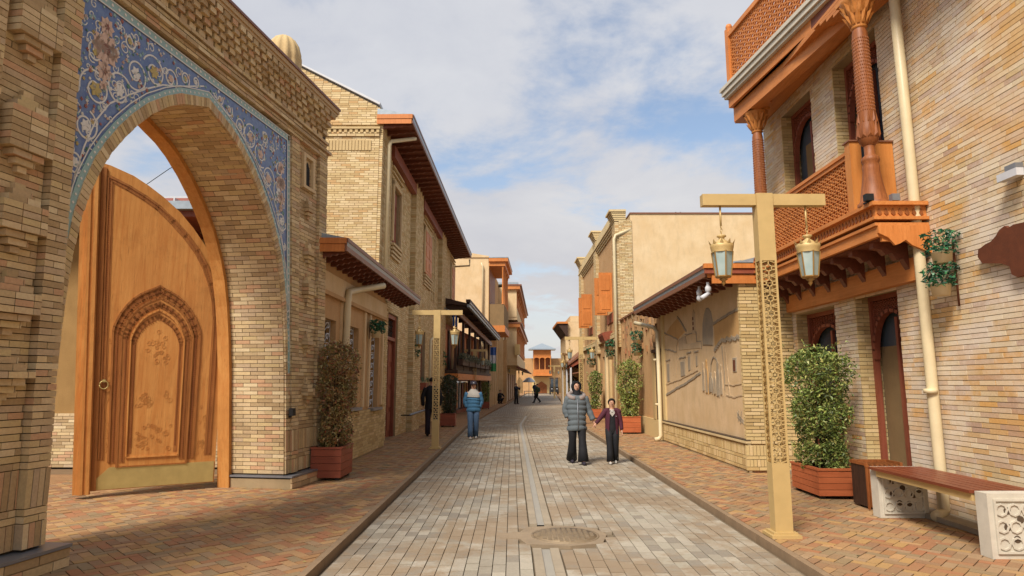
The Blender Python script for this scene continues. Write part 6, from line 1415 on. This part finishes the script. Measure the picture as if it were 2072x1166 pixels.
def k_cl(t,hd,J,top='cloth_black',bot='cloth_black',coat=.80,hat=False):
    trousers(t,J,bot,(.10,.08,.065),.01); shoes(t,J,'cloth_black'); hair(t,hd); b=MB(); loft(b,[(J['pelvis'][0][0],J['pelvis'][0][1],coat if coat>.2 else J['pelvis'][0][2]-.1,.20,.14)]+[(0,J['waist'][0][1],J['waist'][0][2]-.05,.185,.13),(0,J['chest'][0][1],J['chest'][0][2],.205,.14),(0,J['chest'][0][1],J['chest'][0][2]+.09,.185,.125),(0,J['neckb'][0][1],J['neckb'][0][2]+.03,.085,.08)],20); b.build('jacket',M[top],t); sleeves(t,J,top,.07,.05,.004)
person('man in black jacket and dark trousers walking behind the left gold lamp post',(-2.52,20.3,0),PI+.15,1.80,walk(1,.13,.10),(((-.27,.03,1.14),(-.24,-.02,.9)),((.27,.03,1.14),(.25,-.02,.9))),lambda t,hd,J:k_cl(t,hd,J,'cloth_black','wood_dark_c'if 0 else 'cap'))
def ph_cl(t,hd,J):
    k_cl(t,hd,J,'navy','cloth_black'); 
o=person('man in dark clothes standing in the far street with raised hands',(.34,52.6,ZR),.9,1.66,(((-.13,-.02,.49),(-.17,0,.085),(-.18,-.12,.035)),((.13,-.02,.49),(.17,0,.085),(.18,-.12,.035))),(((-.22,-.18,1.2),(-.08,-.34,1.36)),((.22,-.18,1.2),(.08,-.34,1.36))),ph_cl)
def gr_cl(t,hd,J):
    k_cl(t,hd,J,'green_c','cloth_black'); b=MB(); loft(b,[(0,.2,1.0,.12,.07),(0,.22,1.1,.14,.1),(0,.21,1.3,.13,.09),(0,.18,1.40,.08,.05)],12); b.build('backpack',M['green_c'],t)
person('person in dark green with a backpack striding left across the far street',(2.15,55.5,ZR),-1.2,1.62,walk(0,.28,.08,.05),(((-.24,.08,1.16),(-.2,-.1,1.0)),((.24,-.06,1.16),(.2,.12,1.0))),gr_cl)
person('person in dark blue walking near the white parasol at the far end',(2.6,74,ZR),.6,1.72,walk(0,.2,.09),(((-.24,.03,1.16),(-.22,-.1,.95)),((.24,.03,1.16),(.22,.0,.93))),lambda t,hd,J:k_cl(t,hd,J,'navy','navy'))
person('person in black crouching at the foot of the carved wall on the left',(-1.02,52.0,0),.8,1.70,(((-.14,-.32,.46),(-.13,-.05,.085),(-.13,-.17,.035)),((.14,-.32,.46),(.13,-.05,.085),(.13,-.17,.035))),(((-.22,-.28,.62),(-.12,-.42,.55)),((.22,-.28,.62),(.12,-.42,.55))),lambda t,hd,J:k_cl(t,hd,J,'cloth_black','navy',0),lean=-.12,crouch=.62)
# ---------------------------------------------------------------- far parasol and cart
pa=thing('parasol','white parasol over a grey stall at the far end of the street','parasol',(2.1,80,0)); MB().tube([(2.1,80,0),(2.1,80,2.3)],.03,6).build('pole',M['metal_grey'],pa); MB().lathe((2.1,80,1.72),[(.0,.62),(.35,.5),(.75,.12),(.78,.0),(.7,.02)],10).build('canopy',M['white'],pa)
MB().box(WF,1.5,2.6,79.6,80.6,.6,.66).box(WF,1.5,1.56,79.6,80.6,0,.6).box(WF,2.54,2.6,79.6,80.6,0,.6).build('stall_table',M['metal_grey'],pa)
ct_=thing('parked_cart','dark tall covered electric cart parked before the timber kiosk','cart',(6.2,92,0)); x=6.05
b=MB().box(WF,x-.6,x+.6,92,94.2,.35,1.0).box(WF,x-.55,x+.55,92.5,94.2,1.0,1.5); b.build('body',M['black'],ct_); MB().box(WF,x-.58,x+.58,92.1,94.2,2.25,2.4).build('roof',M['navy'],ct_)
for sx in (-.54,.5):
    for yy in (92.15,94.1): slab('pillar',M['black'],ct_,WF,x+sx,x+sx+.04,yy,yy+.04,1.0,2.25)
slab('windscreen',M['glass'],ct_,WF,x-.5,x+.5,92.14,92.16,1.1,2.2)
for sx in (-.62,.50):
    for yy in (92.3,93.8):
        MB().tube([(x+sx,yy,.3),(x+sx+.12,yy,.3)],.3,16).build('wheel',M['black'],ct_)
for sx in (-.42,.3): slab('headlight',M['white'],ct_,WF,x+sx,x+sx+.12,91.97,92.0,.75,.88)

lv=MB(); R8=random.Random(8)
for k in range(140):
    x,y=(R8.uniform(-3.4,-1.9),R8.uniform(5.2,16)) if R8.random()<.45 else (R8.uniform(2.85,5.3),R8.uniform(5.2,16))
    a=R8.uniform(0,6.28); c_,s_=math.cos(a),math.sin(a); l=R8.uniform(.012,.03); lv.add([(x-c_*l,y-s_*l,.006),(x+s_*l*.4,y-c_*l*.4,.012),(x+c_*l,y+s_*l,.007),(x-s_*l*.4,y+c_*l*.4,.009)],[(0,1,2,3)],R8.random())
tag(lv.build('fallen_leaves',M['bush_red']),'small dry leaves scattered over both brick pavements','leaves',kind='stuff')
